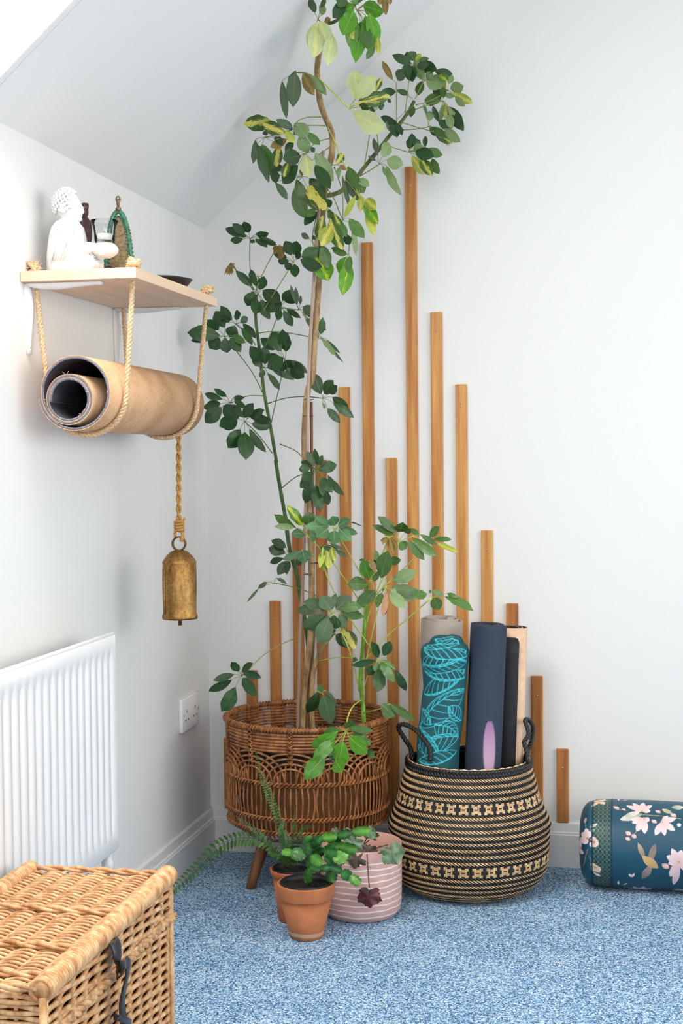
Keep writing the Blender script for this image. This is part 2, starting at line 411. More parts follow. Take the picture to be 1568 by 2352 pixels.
def slab(x0, x1, y0, y1, t=.12):
    n = Vector((-SLOPE, 0, 1)).normalized()*t
    p = [Vector((x0, y0, sl(x0))), Vector((x1, y0, sl(x1))), Vector((x1, y1, sl(x1))), Vector((x0, y1, sl(x0)))]
    return (p+[q+n for q in p], [(0, 1, 2, 3), (7, 6, 5, 4), (0, 4, 5, 1), (1, 5, 6, 2), (2, 6, 7, 3), (3, 7, 4, 0)])
cm = join(slab(-.1, FX+.02, .1, SKY_Y0), slab(-.1, FX+.02, SKY_Y1, RY), slab(-.1, SKY_X0, SKY_Y0, SKY_Y1), slab(SKY_X1, FX+.02, SKY_Y0, SKY_Y1))
fixn(struct('ceiling', join(cm, box((FX, .1, FLAT), (RX, RY, FLAT+.08))), MAT['ceil']))
# roof window: reveal, frame and pane
n = Vector((-SLOPE, 0, 1)).normalized(); e = Vector((1, 0, SLOPE)).normalized()
o0 = Vector((SKY_X0, SKY_Y0, sl(SKY_X0))); L = slope_len; Dy = SKY_Y1-SKY_Y0
def wp(a, y, h): return o0+e*a+Vector((0, y, 0))+n*h
def wbox(a0, a1, y0, y1, h0, h1):
    v = [wp(a, y, h) for h in (h0, h1) for a, y in ((a0, y0), (a1, y0), (a1, y1), (a0, y1))]
    return (v, [(0, 1, 2, 3), (7, 6, 5, 4), (0, 4, 5, 1), (1, 5, 6, 2), (2, 6, 7, 3), (3, 7, 4, 0)])
win = thing('window_1', 'bright roof window in the sloping ceiling', 'window', wp(0, 0, 0)); del win['category']; win['kind'] = 'structure'
fixn(mk('reveal', join(wbox(.001, L-.001, -.02, -.001, .001, .26), wbox(.001, L-.001, Dy+.001, Dy+.02, .001, .26), wbox(.001, .02, -.02, Dy+.02, .001, .26), wbox(L-.02, L-.001, -.02, Dy+.02, .001, .26)), MAT['ceil'], win, False))
fixn(mk('window_frame', join(wbox(0, L, 0, -.06, .2, .26), wbox(0, L, Dy+.06, Dy, .2, .26), wbox(0, .06, -.06, Dy+.06, .2, .26), wbox(L-.06, L, -.06, Dy+.06, .2, .26)), MAT['gloss'], win, False))
fixn(mk('pane', wbox(.05, L-.05, -.05, Dy+.05, .225, .232), MAT['glass'], win, False))
w2 = thing('window_2', 'white casement window in the right-hand wall', 'window', (RX, -2.6, WZ0)); del w2['category']; w2['kind'] = 'structure'
ym = (WY0+WY1)/2
mk('window_frame', join(*[box((RX+.03, a, c), (RX+.08, b, d_)) for a, b, c, d_ in ((WY0, WY0-.06, WZ0, WZ1), (WY1+.06, WY1, WZ0, WZ1), (WY0, WY1, WZ0, WZ0+.06), (WY0, WY1, WZ1-.06, WZ1), (ym+.03, ym-.03, WZ0, WZ1))]), MAT['gloss'], w2, False)
mk('pane', box((RX+.055, WY0-.02, WZ0+.02), (RX+.06, WY1+.02, WZ1-.02)), MAT['glass'], w2, False)
# skirting boards with a moulded top
prof = [(0, 0), (.017, 0), (.017, .084), (.0145, .087), (.0145, .090), (.010, .093), (.008, .113), (.006, .115), (0, .115)]
fixn(struct('baseboard_back', extrude(prof, [lambda a, b: Vector((a*.0, -a, b)), lambda a, b: Vector((RX, -a, b))]), MAT['gloss']))
fixn(struct('baseboard_left', extrude(prof, [lambda a, b: Vector((a, 0, b)), lambda a, b: Vector((a, RY, b))]), MAT['gloss']))

# ------------------------------------------------------------------ wooden slats on the back wall
SL = [(513, 1695), (565, 1540), (618, 1380), (670, 1225), (723, 1056), (777, 889), (829, 557), (885, 1052), (929, 383), (988, 717), (1045, 883), (1104, 1218), (1162, 1386), (1219, 1553), (1278, 1720)]
desc = ['shortest stained wooden slat, first from the room corner, behind the rattan planter', 'short stained wooden slat, second from the room corner',
 'wooden wall slat third from the corner, left of the green stem', 'stained wall slat darkened for shade, fourth from the corner, behind the green stem', 'wall slat fifth from the corner, mostly hidden behind the bamboo canes',
 'orange stained wall slat, sixth from the corner, under a dark leaf', 'second tallest wall slat with a dark knot near its top', 'lighter golden slat, lower than both tall neighbours, eighth from the corner',
 'tallest wooden wall slat, reaching up to the leaning branch', 'third tallest wall slat, directly right of the tallest one', 'golden wall slat rising above the greige rolled mat', 'pale golden slat directly above the navy rolled mat',
 'slat whose top peeks out above the tan rolled mat', 'wall slat right of the woven basket, second last from the right', 'short isolated wooden slat at the far right of the row']
TONE = [.25, .3, .32, .25, .22, .5, .36, .75, .66, .48, .8, .72, .55, .42, .36]  # wood tone of each slat; the left ones also carry painted corner shade
for (x, y), d, tone_ in zip(SL, desc, TONE):
    p = aty(x, y, -.010); w = .0305; h = p.z-.1165
    o = mk('wooden_slat', box((0, -.010, 0), (w, -.0005, h), .0022), MAT['slat'], None, False, local=True)
    o.location = (p.x, 0, .1165); o.color = (tone_, tone_, tone_, 1); tag(o, d, 'slat', 'wooden slats on the wall')
    nail = lathe([(0, .0006), (.0022, .0004), (.0024, 0)], 8); 
    mk_n = mk('nail_head', xf(nail, Matrix.Translation((w*.5, -.0101, h-.05)) @ Matrix.Rotation(PI/2, 4, 'X')), MAT['steel'], None, True, local=True)
    mk_n.parent = o

# ------------------------------------------------------------------ radiator
rad = thing('radiator', 'white fluted panel radiator on the left wall', 'radiator', (.05, -1.5, .27))
XR, YR0, YR1, ZR0, ZR1 = .092, -.955, -1.99, .268, .716
def flute():
    pitch = .0333; nfl = int((YR0-YR1-.03)/pitch); ys = [YR0, YR0-.006]; idx = []
    for i in range(nfl):
        c = YR0-.022-i*pitch-pitch*.25
        for k in (-.0085, -.0065, -.0035, 0, .0035, .0065, .0085): ys.append(c-k)
    ys.append(YR1); ys = sorted(set(ys), reverse=True)
    zs = [ZR0, ZR0+.004, ZR0+.028, ZR0+.036, ZR0+.046, ZR0+.06, ZR0+.1, (ZR0+ZR1)/2, ZR1-.1, ZR1-.06, ZR1-.046, ZR1-.036, ZR1-.028, ZR1-.004, ZR1]
    V, F = [], []
    for y in ys:
        k = (YR0-.022-pitch*.25-y)/pitch; t = abs(k-round(k))*pitch
        dd = max(0, min(1, (.0085-t)/.005)) if -.3 < k < nfl-.6 else 0
        dd = dd*dd*(3-2*dd)
        for z in zs:
            q = min(z-ZR0-.028, ZR1-.028-z); g = max(0, min(1, q/.03)); g = g*g*(3-2*g)
            V.append((XR-.0042*dd*g-(.003 if z in (zs[0], zs[-1]) else 0), y, z))
    m = len(zs)
    for i in range(len(ys)-1):
        for k in range(m-1): F.append((i*m+k, i*m+k+1, (i+1)*m+k+1, (i+1)*m+k))
    return V, F
fixn(mk('front_panel', flute(), MAT['enamel'], rad))
mk('panel_back', box((XR-.024, YR0+.0005, ZR0+.001), (XR-.012, YR1, ZR1-.001), .003), MAT['enamel'], rad)
mk('top_seam', box((XR-.012, YR0+.001, ZR1-.006), (XR-.0015, YR1, ZR1+.004), .003), MAT['enamel'], rad)
mk('side_seam', box((XR-.013, YR0-.004, ZR0), (XR-.002, YR0+.002, ZR1), .002), MAT['enamel'], rad)
mk('bottom_seam', box((XR-.012, YR0+.001, ZR0-.003), (XR-.0015, YR1, ZR0+.005), .003), MAT['enamel'], rad)
for i in range(14):
    y = YR0-.05-i*.066
    mk('convector_fin', box((.034, y, ZR0+.03), (XR-.024, y-.0015, ZR1-.03)), MAT['enamel'], rad, False)
for y in (YR0-.15, YR1+.15): mk('bracket', box((0, y, ZR0+.1), (.034, y-.03, ZR1-.1)), MAT['enamel'], rad, False)
mk('pipe', tube([(XR-.02, YR0-.012, ZR0+.002), (XR-.02, YR0-.012, 0)], .0085, 12), MAT['enamel'], rad)
mk('valve', lathe([(.0, .0), (.013, 0), (.013, .02), (.010, .024), (.010, .045), (0, .045)], 12, (XR-.02, YR0-.012, ZR0-.046)), MAT['enamel'], rad)

# ------------------------------------------------------------------ double wall socket
so = thing('wall_socket', 'white double power socket on the wall beside the radiator', 'socket', (0, -.2, .415))
y0, y1, z0, z1 = -.125, -.271, .372, .458
mk('faceplate', box((0, y0, z0), (.0105, y1, z1), .0025), MAT['plastic'], so)
for i, yc in enumerate((-.163, -.233)):
    for (dy, dz, a, b) in ((0, .011, .002, .004), (.011, -.011, .0032, .002), (-.011, -.011, .0032, .002)):
        mk('pin_slot', box((.0100, yc+dy-a, .412+dz-b), (.0108, yc+dy+a, .412+dz+b)), MAT['hole'], so, False)
for yc in (-.138, -.258):
    mk('screw', xf(lathe([(0, .0006), (.003, .0004), (.0033, 0)], 10), Matrix.Translation((.0105, yc, .415)) @ Matrix.Rotation(PI/2, 4, 'Y')), MAT['steel'], so)

# ------------------------------------------------------------------ wall shelf, rope slings, rolled cork mat, bell
SZ0, SZ1, SY0, SY1, SD = 1.416, 1.436, -.662, -1.190, .232
sh = thing('wall_shelf', 'pale pine shelf on white brackets above the hanging mat', 'shelf', (.1, -.93, SZ0))
mk('board', box((.001, SY0, SZ0), (SD, SY1, SZ1), .001), MAT['pine'], sh, False)
for yb in (-1.158, -.685):
    def arm(L, vertical, w0=.016, w1=.008, t=.006):
        V, F = [], []
        for i in range(13):
            s = i/12; w = w0+(w1-w0)*s; h = t+.010*math.sin(PI*min(1, s*1.05))*(1-s)
            for (a, b) in ((-w, 0), (-w, t*.5), (-w*.45, h), (w*.45, h), (w, t*.5), (w, 0)):
                V.append((b, yb+a, SZ0-.001-s*L) if vertical else (.003+s*L, yb+a, SZ0-.0005-b))
        for i in range(12):
            for k in range(6): k2 = (k+1) % 6; F.append((i*6+k, i*6+k2, i*6+6+k2, i*6+6+k))
        F += [tuple(range(6)), tuple(range(72, 78))]
        return V, F
    b = fixn(mk('bracket', join(arm(.15, False), arm(.135, True)), MAT['enamel'], sh))
    for s_ in (.03, .122):
        mk('screw', xf(lathe([(0, .002), (.003, .001), (.0035, 0)], 8), Matrix.Translation((.005, yb, SZ0-s_)) @ Matrix.Rotation(PI/2, 4, 'Y')), MAT['steel'], b)
MCX, MCZ, MR = .116, 1.2035, .074
def roll(p0, p1, r_in, r_out, turns, th, a0, steps=40, skew=0.0, nlen=2, wob=None, shape=None, dirn=1, uvec=None):
    """a sheet rolled into a spiral about the axis p0-p1: (outer layer, inner layer) as two closed meshes"""
    p0, p1 = Vector(p0), Vector(p1); ax = (p1-p0); Lx = ax.length; ax.normalize()
    u = Vector(uvec) if uvec else (ax.orthogonal().normalized() if abs(ax.z) < .8 else Vector((1, 0, 0))); u = (u-ax*u.dot(ax)).normalized(); w = ax.cross(u)
    n = int(turns*steps)+1; outs = []
    for lay in (0, 1):
        V, F = [], []
        for j in range(nlen):
            for i in range(n):
                s = i/(n-1); a = a0+dirn*2*PI*turns*s; r = r_in+(r_out-r_in)*s
                if wob: r *= 1+wob(s, a)
                cu = cw = 0.0
                if shape: r, cu, cw = shape(s)
                d = ax*(Lx*j/(nlen-1)+skew*(s-.5))
                ro, ri = (r, r-th*.28) if lay == 0 else (r-th*.28, r-th)
                dv = u*math.cos(a)+w*math.sin(a)
                for q in (ro, ri): V.append(p0+d+dv*q+u*cu+w*cw)
        for j in range(nlen-1):
            for i in range(n-1):
                b = (j*n+i)*2; c = ((j+1)*n+i)*2
                F += [(b, b+2, c+2, c), (b+1, c+1, c+3, b+3)]
            for i in (0, n-1): b = (j*n+i)*2; c = ((j+1)*n+i)*2; F.append((b, c, c+1, b+1))
        for j in (0, nlen-1):
            for i in range(n-1): b = (j*n+i)*2; F.append((b, b+1, b+3, b+2))
        outs.append((V, F))
    return outs
mat = thing('rolled_cork_mat', 'rolled cork yoga mat with grey rubber lining, hung under the shelf', 'yoga mat', (MCX, -.92, MCZ-MR))
def coil(s):   # tight inner coil resting low on the left, last turn loose round it
    st_ = 1.9/3.0
    if s < st_: return .0395+.0110*s/st_, -.0117, .0117
    return .067+.0068*(s-st_)/(1-st_), 0, 0
o_, i_ = roll((MCX, -1.212, MCZ), (MCX, -.622, MCZ-.002), .04, MR, 3.0, .0062, math.radians(135)-2*PI*1.9, 60, 0, 2, None, coil, 1, (1, 0, 0))
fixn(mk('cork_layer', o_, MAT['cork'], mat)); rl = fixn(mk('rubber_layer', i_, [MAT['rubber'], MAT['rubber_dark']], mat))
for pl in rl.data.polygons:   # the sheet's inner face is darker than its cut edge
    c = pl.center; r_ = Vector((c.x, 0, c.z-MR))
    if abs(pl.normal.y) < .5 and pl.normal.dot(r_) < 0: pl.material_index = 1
fx = []
for i in range(46):   # frayed threads along the cut edge
    k_ = random.random(); r, cu, cw = coil(k_); a = math.radians(135)-2*PI*1.9+2*PI*3*k_; r -= random.choice((.0005, .006)); p = Vector((MCX+math.cos(a)*r+cu, -1.2125, MCZ-math.sin(a)*r-cw))
    fx.append(tube([p, p+Vector((random.uniform(-.007, .007), random.uniform(-.002, -.0005), random.uniform(-.007, .007)))], .00045, 3))
mk('frayed_edge', join(*fx), MAT['jute'], mat, kind='stuff')
def sling(yc, xa, xb, label):
    t = thing('rope_sling', label, 'rope', ((xa+xb)/2, yc, SZ1), 'rope slings')
    R = MR+.0052; pts = [Vector((xa, yc, SZ1+.012)), Vector((xa, yc, SZ0-.05))]
    def tang(x, side):   # tangent angle from (x, SZ0) to the roll
        d = Vector((x-MCX, SZ0-MCZ)); L = d.length; b = math.acos(R/L); base = math.atan2(d.y, d.x); return base+b*side
    a1, a2 = tang(xa, 1), tang(xb, -1)
    a1 = a1 % (2*PI); a2 = a2 % (2*PI)
    if a2 < a1: a2 += 2*PI
    first = Vector((MCX+R*math.cos(a1), yc, MCZ+R*math.sin(a1)))
    pts = [Vector((xa, yc, SZ1+.010)).lerp(first, s) for s in (0, .25, .5, .75)]
    for i in range(15):
        a = a1+(a2-a1)*i/14; pts.append(Vector((MCX+R*math.cos(a), yc, MCZ+R*math.sin(a))))
    last = pts[-1]; pts += [last.lerp(Vector((xb, yc, SZ1+.010)), s) for s in (.25, .5, .75, 1)]
    mk('rope', rope(pts, .0056, .024), MAT['jute'], t)
    for x in (xa, xb):
        kn = []
        for k in range(3):
            rr = .0085+.002*random.random(); Rk = Matrix.Rotation(random.uniform(-.9, .9), 3, 'X') @ Matrix.Rotation(random.uniform(-.9, .9), 3, 'Y')
            kn.append(rope([Vector((x, yc, SZ1+.009+.002*k)) + Rk @ Vector((math.cos(a)*rr*1.15, math.sin(a)*rr, .002*math.sin(2*a))) for a in [2*PI*q/10+k for q in range(11)]], .0048, .02))
        for k in range(26):
            a = random.uniform(0, 2*PI); q = Vector((x, yc, SZ1+.012)); 
            kn.append(tube([q, q+Vector((math.cos(a)*.016, math.sin(a)*.016, random.uniform(-.004, .014)))], .0007, 3))
        mk('knot', join(*kn), MAT['jute'], t)
    return t
sling(-1.150, .012, .214, 'jute rope sling around the near end of the cork mat')
sling(-.700, .024, .222, 'jute rope sling around the far end of the cork mat')
# bell
bp = aty(410, 1005, -.70); bc = aty(412, 1340, -.70)
BX, BY = bc.x, -.70; zt = aty(412, 1262, -.70).z; zb = aty(412, 1421, -.70).z; br = 40*mpp(bc)
bell = thing('hanging_bell', 'aged brass cylinder bell hanging on a twisted jute cord', 'bell', (BX, BY, zb))
h = zt-zb
body = [(br*.90, h*.02), (br*1.0, 0), (br*1.02, h*.03), (br*1.0, h*.055), (br*.955, h*.085), (br*.96, h*.2), (br*.985, h*.5), (br*.97, h*.75), (br*.94, h*.825)]
mk('bell_body', lathe(body, 40, (BX, BY, zb), lambda a, k: .006*math.sin(3*a+k)), MAT['brass'], bell)
mk('dome', lathe([(br*.97, h*.80), (br*.975, h*.825), (br*.90, h*.855), (br*.75, h*.91), (br*.5, h*.97), (br*.25, h*.995), (0, h)], 40, (BX, BY, zb), lambda a, k: .006*math.sin(3*a+1)), MAT['brass'], bell)
mk('weld_seam', tube([(BX-br*.98*math.sin(.75), BY-br*.98*math.cos(.75), zb+h*s) for s in (.08, .3, .55, .8)], .0022, 6), MAT['brass'], bell)
rz = zt+.013
V, F = [], []
for i in range(28):
    a = 2*PI*i/28
    for (r, y) in ((.0135, -.005), (.0162, -.005), (.0162, .005), (.0135, .005)): V.append((BX+math.cos(a)*r, BY+y, rz+math.sin(a)*r))
for i in range(28):
    j = (i+1) % 28
    for k in range(4): k2 = (k+1) % 4; F.append((i*4+k, i*4+k2, j*4+k2, j*4+k))
fixn(mk('hanging_loop', (V, F), MAT['brass_dark'], bell))
mk('clapper', tube([(BX, BY, zb+.05), (BX, BY, zb-.015)], .0045, 10), MAT['brass_dark'], bell)
ctop = Vector((bp.x, BY, MCZ-math.sqrt((MR+.009)**2-(bp.x-MCX)**2))); cbot = Vector((BX, BY, rz+.034))
d_ = []
for s in (0, 1):
    q = []
    for i in range(60):
        t_ = i/59; c = ctop.lerp(cbot, t_); a = 2*PI*4.5*t_+s*PI; q.append(c+Vector((math.cos(a)*.0033, math.sin(a)*.0033, 0)))
    d_.append(rope(q, .0034, .016, per=7))
d_.append(rope([cbot+Vector((-.006, 0, 0)), Vector((BX-.009, BY-.001, rz+.02)), Vector((BX-.006, BY, rz+.012))], .0034, .016))
d_.append(rope([cbot+Vector((.006, 0, 0)), Vector((BX+.010, BY-.002, rz+.018)), Vector((BX+.008, BY-.006, rz+.008)), Vector((BX+.004, BY+.006, rz+.010))], .004, .016))
mk('cord', join(*d_), MAT['jute2'], bell)
q = [Vector((BX+.001+math.cos(a)*.0095, BY+math.sin(a)*.008, rz+.026+a/(2*PI)*.0062)) for a in [2*PI*i/12 for i in range(49)]]
q.append(q[-1]+Vector((.004, -.002, .006)))
mk('cord_binding', rope(q, .0034, .016, per=6), MAT['jute2'], bell)

# ------------------------------------------------------------------ ornaments on the shelf
def ell(c, r, rot=None, seg=16):
    bm = bmesh.new(); bmesh.ops.create_uvsphere(bm, u_segments=seg, v_segments=seg*3//4, radius=1)
    M = Matrix.Translation(c) @ (rot if rot else Matrix()) @ Matrix.Diagonal((*r, 1)); bmesh.ops.transform(bm, matrix=M, verts=bm.verts); return grab(bm)
SX, SY = .075, -1.105
st = thing('kneeling_statue', 'white plaster kneeling figure with curled hair, holding out a bowl', 'statue', (SX, SY, SZ1))
def sp(x, y, z): return Vector((SX+x, SY+y, SZ1+z))
Ry = lambda d: Matrix.Rotation(math.radians(d), 4, 'Y')
B = []
hd = lambda x, y, z: sp(-.012+(x+.011)*1.2, y*1.2, .136+(z-.157)*1.2)
def he(c, r, rot=None, seg=16): return ell(c, tuple(v*1.2 for v in r), rot, seg)
B.append(lathe([(0, .0), (.038, 0), (.0415, .01), (.041, .04), (.037, .072), (.032, .092), (.022, .105), (.0, .110)], 28, tuple(sp(-.012, 0, 0))))
B.append(ell(sp(.012, 0, .018), (.042, .038, .020)))                       # folded legs
for s in (-1, 1):
    B.append(ell(sp(.024, .021*s, .019), (.030, .016, .020)))              # knees
    B.append(ell(sp(-.004, .031*s, .078), (.015, .013, .028), Ry(-14)))    # upper arms under the robe
    B.append(ell(sp(.026, .025*s, .048), (.034, .011, .012), Ry(-4)))      # forearms
    B.append(ell(sp(.056, .013*s, .044), (.014, .010, .009)))              # hands
    for k in range(4): B.append(ell(sp(.064+.004*k, (.022-.005*k)*s, .042), (.006, .0035, .010), None, 8))
    B.append(he(hd(-.012, .0185*s, .152), (.005, .003, .011), None, 10))   # ears
B.append(ell(sp(.064, 0, .047), (.027, .027, .016)))                       # bowl
B.append(ell(sp(-.012, 0, .106), (.013, .013, .016)))                      # neck
B.append(he(hd(-.011, 0, .157), (.0215, .0185, .0245)))                    # skull
B.append(he(hd(-.001, 0, .150), (.0155, .014, .020), Ry(6)))               # face
B.append(he(hd(.0145, 0, .1475), (.0035, .0032, .006), Ry(-18), 10))       # nose
B.append(he(hd(.0115, 0, .1395), (.0035, .006, .0022), None, 10))          # lips
B.append(he(hd(.010, 0, .134), (.0045, .006, .004), None, 10))             # chin
for s in (-1, 1): B.append(he(hd(.0120, .0065*s, .1535), (.003, .005, .0022), None, 10))   # closed lids
sb = mk('figure', join(*B), MAT['plaster'], st)
rm = sb.modifiers.new('fuse', 'REMESH'); rm.mode = 'VOXEL'; rm.voxel_size = .0016; rm.use_smooth_shade = True
sm = sb.modifiers.new('soft', 'SMOOTH'); sm.factor = .5; sm.iterations = 2
C_ = []
for i in range(150):
    z = 1-1.55*(i+.5)/150; a = i*2.39996; r = math.sqrt(max(0, 1-z*z)); v = Vector((r*math.cos(a), r*math.sin(a), z))
    if v.x > .52 and v.z < .72: continue
    p = hd(-.012, 0, .158)+Vector((v.x*.0275, v.y*.0240, v.z*.0305)); C_.append(ell(p, (.0042, .0042, .0042), None, 6))
C_.append(ell(sp(-.014, 0, .166), (.009, .009, .006), None, 10))
mk('hair_curls', join(*C_), MAT['plaster'], st)
V2 = []
for k in range(5):   # robe folds
    V2.append(tube([sp(.014-.004*k, -.030+.004*k, .092-.004*k), sp(.010-.007*k, -.038, .066), sp(-.006-.006*k, -.041, .024)], .0022, 6))
mk('robe_folds', join(*V2), MAT['plaster'], st)
vo = thing('votive_glass', 'clear flared glass candle holder resting in the statue bowl', 'candle holder', sp(.064, 0, .0605))
mk('glass', lathe([(0, .0), (.018, 0), (.0195, .004), (.0205, .022), (.0225, .032), (.0268, .041), (.0275, .0425), (.0262, .0425), (.0212, .032), (.0192, .022), (.0182, .005), (0, .004)], 36, tuple(sp(.064, 0, .0605))), MAT['glass'], vo)
ca = thing('tealight_candle', 'white tealight inside the glass candle holder', 'candle', sp(.064, 0, .0655))
mk('wax', lathe([(0, 0), (.0165, 0), (.0168, .011), (.0155, .012), (0, .0115)], 24, tuple(sp(.064, 0, .0655))), MAT['wax'], ca)
mk('wick', tube([sp(.064, 0, .077), sp(.0645, 0, .082)], .0008, 5), MAT['wire'], ca)
# dark carved figure behind the statue
mf = thing('carved_figurine', 'dark maroon carved wooden figurine behind the white statue', 'figurine', (.062, -1.035, SZ1))
def mp(x, y, z): return Vector((.066+x*.8, -1.033+y*.7, SZ1+z))
Bm = [ell(mp(0, 0, .012), (.026, .03, .014)), ell(mp(0, 0, .05), (.020, .022, .042)), ell(mp(.002, 0, .100), (.017, .019, .028)), ell(mp(.0, 0, .135), (.012, .012, .015))]
for s in (-1, 1): Bm += [ell(mp(.004, .022*s, .095), (.010, .008, .028)), ell(mp(.012, .014*s, .066), (.016, .008, .009))]
for k in range(7): a = k*.9; Bm.append(ell(mp(math.cos(a)*.012, math.sin(a)*.012, .146), (.004, .004, .008), None, 8))
fg = mk('figure', join(*Bm), MAT['maroon'], mf); rm = fg.modifiers.new('fuse', 'REMESH'); rm.mode = 'VOXEL'; rm.voxel_size = .0022; rm.use_smooth_shade = True
# green beaded arch ornament
OX, OY = .112, -.955
orn = thing('arched_ornament', 'green patinated beaded arch ornament on a dark carved base', 'ornament', (OX, OY, SZ1))
def op(a, z, d=0):   # a runs across the ornament's face
    ang = math.radians(12); return Vector((OX+a*math.cos(ang)-d*math.sin(ang), OY+a*math.sin(ang)+d*math.cos(ang), SZ1+z))
out = []
for i in range(41):
    s = i/40; a = PI*(s-.5); w = .036*math.cos(a)**.75 if math.cos(a) > 0 else 0; z = .028+.118*(1-abs(2*s-1)**1.6); out.append((math.copysign(.036*abs(2*s-1)**.75*(1-.25*abs(2*s-1)), s-.5), z))
mk('arch_plate', extrude([(a*.86, z*.95) for a, z in out], [lambda a, b: op(a, b, -.002), lambda a, b: op(a, b, .002)]), MAT['bronze'], orn, False)
mk('arch_rim', tube([op(a, z) for a, z in out], .0045, 7), MAT['verdigris'], orn)
beads = [ell(op(a*1.12, z*1.02), (.0032, .0032, .0032), None, 6) for a, z in out]+[ell(op(a*.8, z*.94, -.003), (.0022, .0022, .0022), None, 6) for a, z in out]
mk('bead_edge', join(*beads), MAT['verdigris'], orn)
mk('finial', join(ell(op(0, .152), (.006, .006, .006), None, 10), ell(op(0, .165), (.004, .004, .009), None, 10), tube([op(.004*math.cos(a), .172+.006*math.sin(a)) for a in [2*PI*i/10 for i in range(11)]], .0018, 5)), MAT['bronze'], orn)
mk('carved_base', join(ell(op(0, .010), (.030, .022, .011)), ell(op(.018, .020, -.008), (.014, .012, .012)), ell(op(-.02, .022, -.006), (.014, .012, .014)), box(op(-.028, 0, -.015), op(.028, .006, .015))), MAT['maroon'], orn)
mk('gold_flourish', join(*[ell(op(.030+.004*math.sin(k), .012+.006*k, -.008), (.006, .005, .005), None, 8) for k in range(4)]), MAT['goldbit'], orn)
dish = mk('dark_dish', lathe([(0, .0), (.035, 0), (.058, .010), (.066, .020), (.068, .022), (.064, .0225), (.05, .026), (0, .030)], 40, (.158, -.83, SZ1)), MAT['black'], None, origin=(.158, -.83, SZ1))
tag(dish, 'flat black dish lying on the far half of the shelf', 'dish')

# ------------------------------------------------------------------ rattan planter
PX, PY, PR = aty(705, 1643, -.252).x, -.252, .2045
def pz(y): return aty(705, y, PY).z
ZRIM, ZMID, ZLOW, ZBOT = pz(1643), pz(1762), pz(1838), pz(1869)
ZBASE = .128
pl_ = thing('rattan_planter', 'round brown rattan planter with arched weave on wooden legs', 'planter', (PX, PY, 0))
def rz_(z):   # radius of the basket at height z
    P_ = [(ZBASE, .125), (ZBASE+.018, .165), (ZBOT-.004, .196), (ZLOW, .2015), (ZMID, .2025), (pz(1720), .201), (ZRIM, PR)]
    for (a, ra), (b, rb) in zip(P_, P_[1:]):
        if z <= b: return ra+(rb-ra)*max(0, (z-a)/(b-a))
    return PR
def cyl(a, z, dr=0): r = rz_(z)+dr; return Vector((r*math.cos(a), r*math.sin(a), z))
def ring(z, r, rr, sides=6, n=72, wav=0): return tube([Vector((r*math.cos(a), r*math.sin(a), z+wav*math.sin(a*24))) for a in [2*PI*i/n for i in range(n)]], rr, sides, closed=True)
rim = ring(ZRIM, PR, .0062)
wrap = []
q = []
for i in range(1500):   # cane wound round the rim
    a = 2*PI*i/1500; b = a*150; q.append(Vector(((PR+.0066*math.cos(b))*math.cos(a), (PR+.0066*math.cos(b))*math.sin(a), ZRIM+.0066*math.sin(b))))
wrap = tube(q, .0022, 4, closed=True)
mk('rim', join(rim, wrap), MAT['rattan'], pl_, local=True)
for i in range(6):
    z = ZRIM-.0125-i*(ZRIM-pz(1689)-.012)/5
    mk('hoop', ring(z, rz_(z), .0037), MAT['rattan'], pl_, local=True)
zarc = pz(1694)
# upright binding posts, copied round the basket
pts = [cyl(0, ZRIM-s*(ZRIM-zarc+.03)) for s in [i/8 for i in range(9)]]
post = tube(pts, .0034, 5)
tw = []
for i in range(7):
    z = ZRIM-.004-i*.0125
    for s in (-1, 1): tw.append(tube([cyl(-.03*s, z+.006, .004), cyl(0, z, .0068), cyl(.03*s, z-.006, .004)], .0022, 4))
A0 = -PI/2+math.radians(1.4)+YAW*0
first = mk('binding_post', join(post, *tw), MAT['rattan'], pl_, local=True); first.rotation_euler.z = A0
for i in range(1, 12): dup(first, pl_, A0+i*PI/6)
for k, (ha, top) in enumerate(((26, 0), (21.5, .012), (17, .024), (12, .036))):
    q = []
    for i in range(19):
        t_ = PI*i/18; a = math.radians(ha)*math.cos(t_); z = ZMID+(zarc-top-ZMID)*math.sin(t_)**.85; q.append(cyl(a, z, .001+.0012*k))
    f_ = mk('arched_cane', tube(q, .0029, 5), MAT['rattan'], pl_, local=True); f_.rotation_euler.z = A0
    for i in range(1, 12): dup(f_, pl_, A0+i*PI/6)
for k, hh in enumerate((.028, .042, .050, .052, .050, .042, .028, .016)):
    off = math.radians((-11.25, -7.5, -3.75, 0, 3.75, 7.5, 11.25, 15)[k])
    q = [cyl(0, ZBASE+.03), cyl(0, ZBOT), cyl(0, ZLOW), cyl(math.radians((k-3.2)*.45), (ZLOW+ZMID)/2, .002), cyl(0, ZMID), cyl(0, ZMID+hh*.5)]
    if k < 7: q.append(cyl(-off*.15, ZMID+hh))
    f_ = mk('upright_cane', tube(resample(q, 14), .0026, 5), MAT['rattan'], pl_, local=True); f_.rotation_euler.z = A0+off
    for i in range(1, 12): dup(f_, pl_, A0+i*PI/6+off)
for z in (ZMID, ZLOW, ZBOT):
    bd = []
    for s in (0, 1):
        q = []
        for i in range(720):
            a = 2*PI*i/720; b = a*60+s*PI; r = rz_(z)+.0035+.0034*math.cos(b); q.append(Vector((r*math.cos(a), r*math.sin(a), z+.0042*math.sin(b))))
        bd.append(tube(q, .0026, 5, closed=True))
    mk('binding_row', join(*bd), MAT['rattan'], pl_, local=True)
rows = [ring(ZBASE+.004+i*.0065, rz_(ZBASE+.004+i*.0065), .0036, 5, 60, .0012*(-1)**i) for i in range(int((ZBOT-ZBASE-.02)/.0065))]
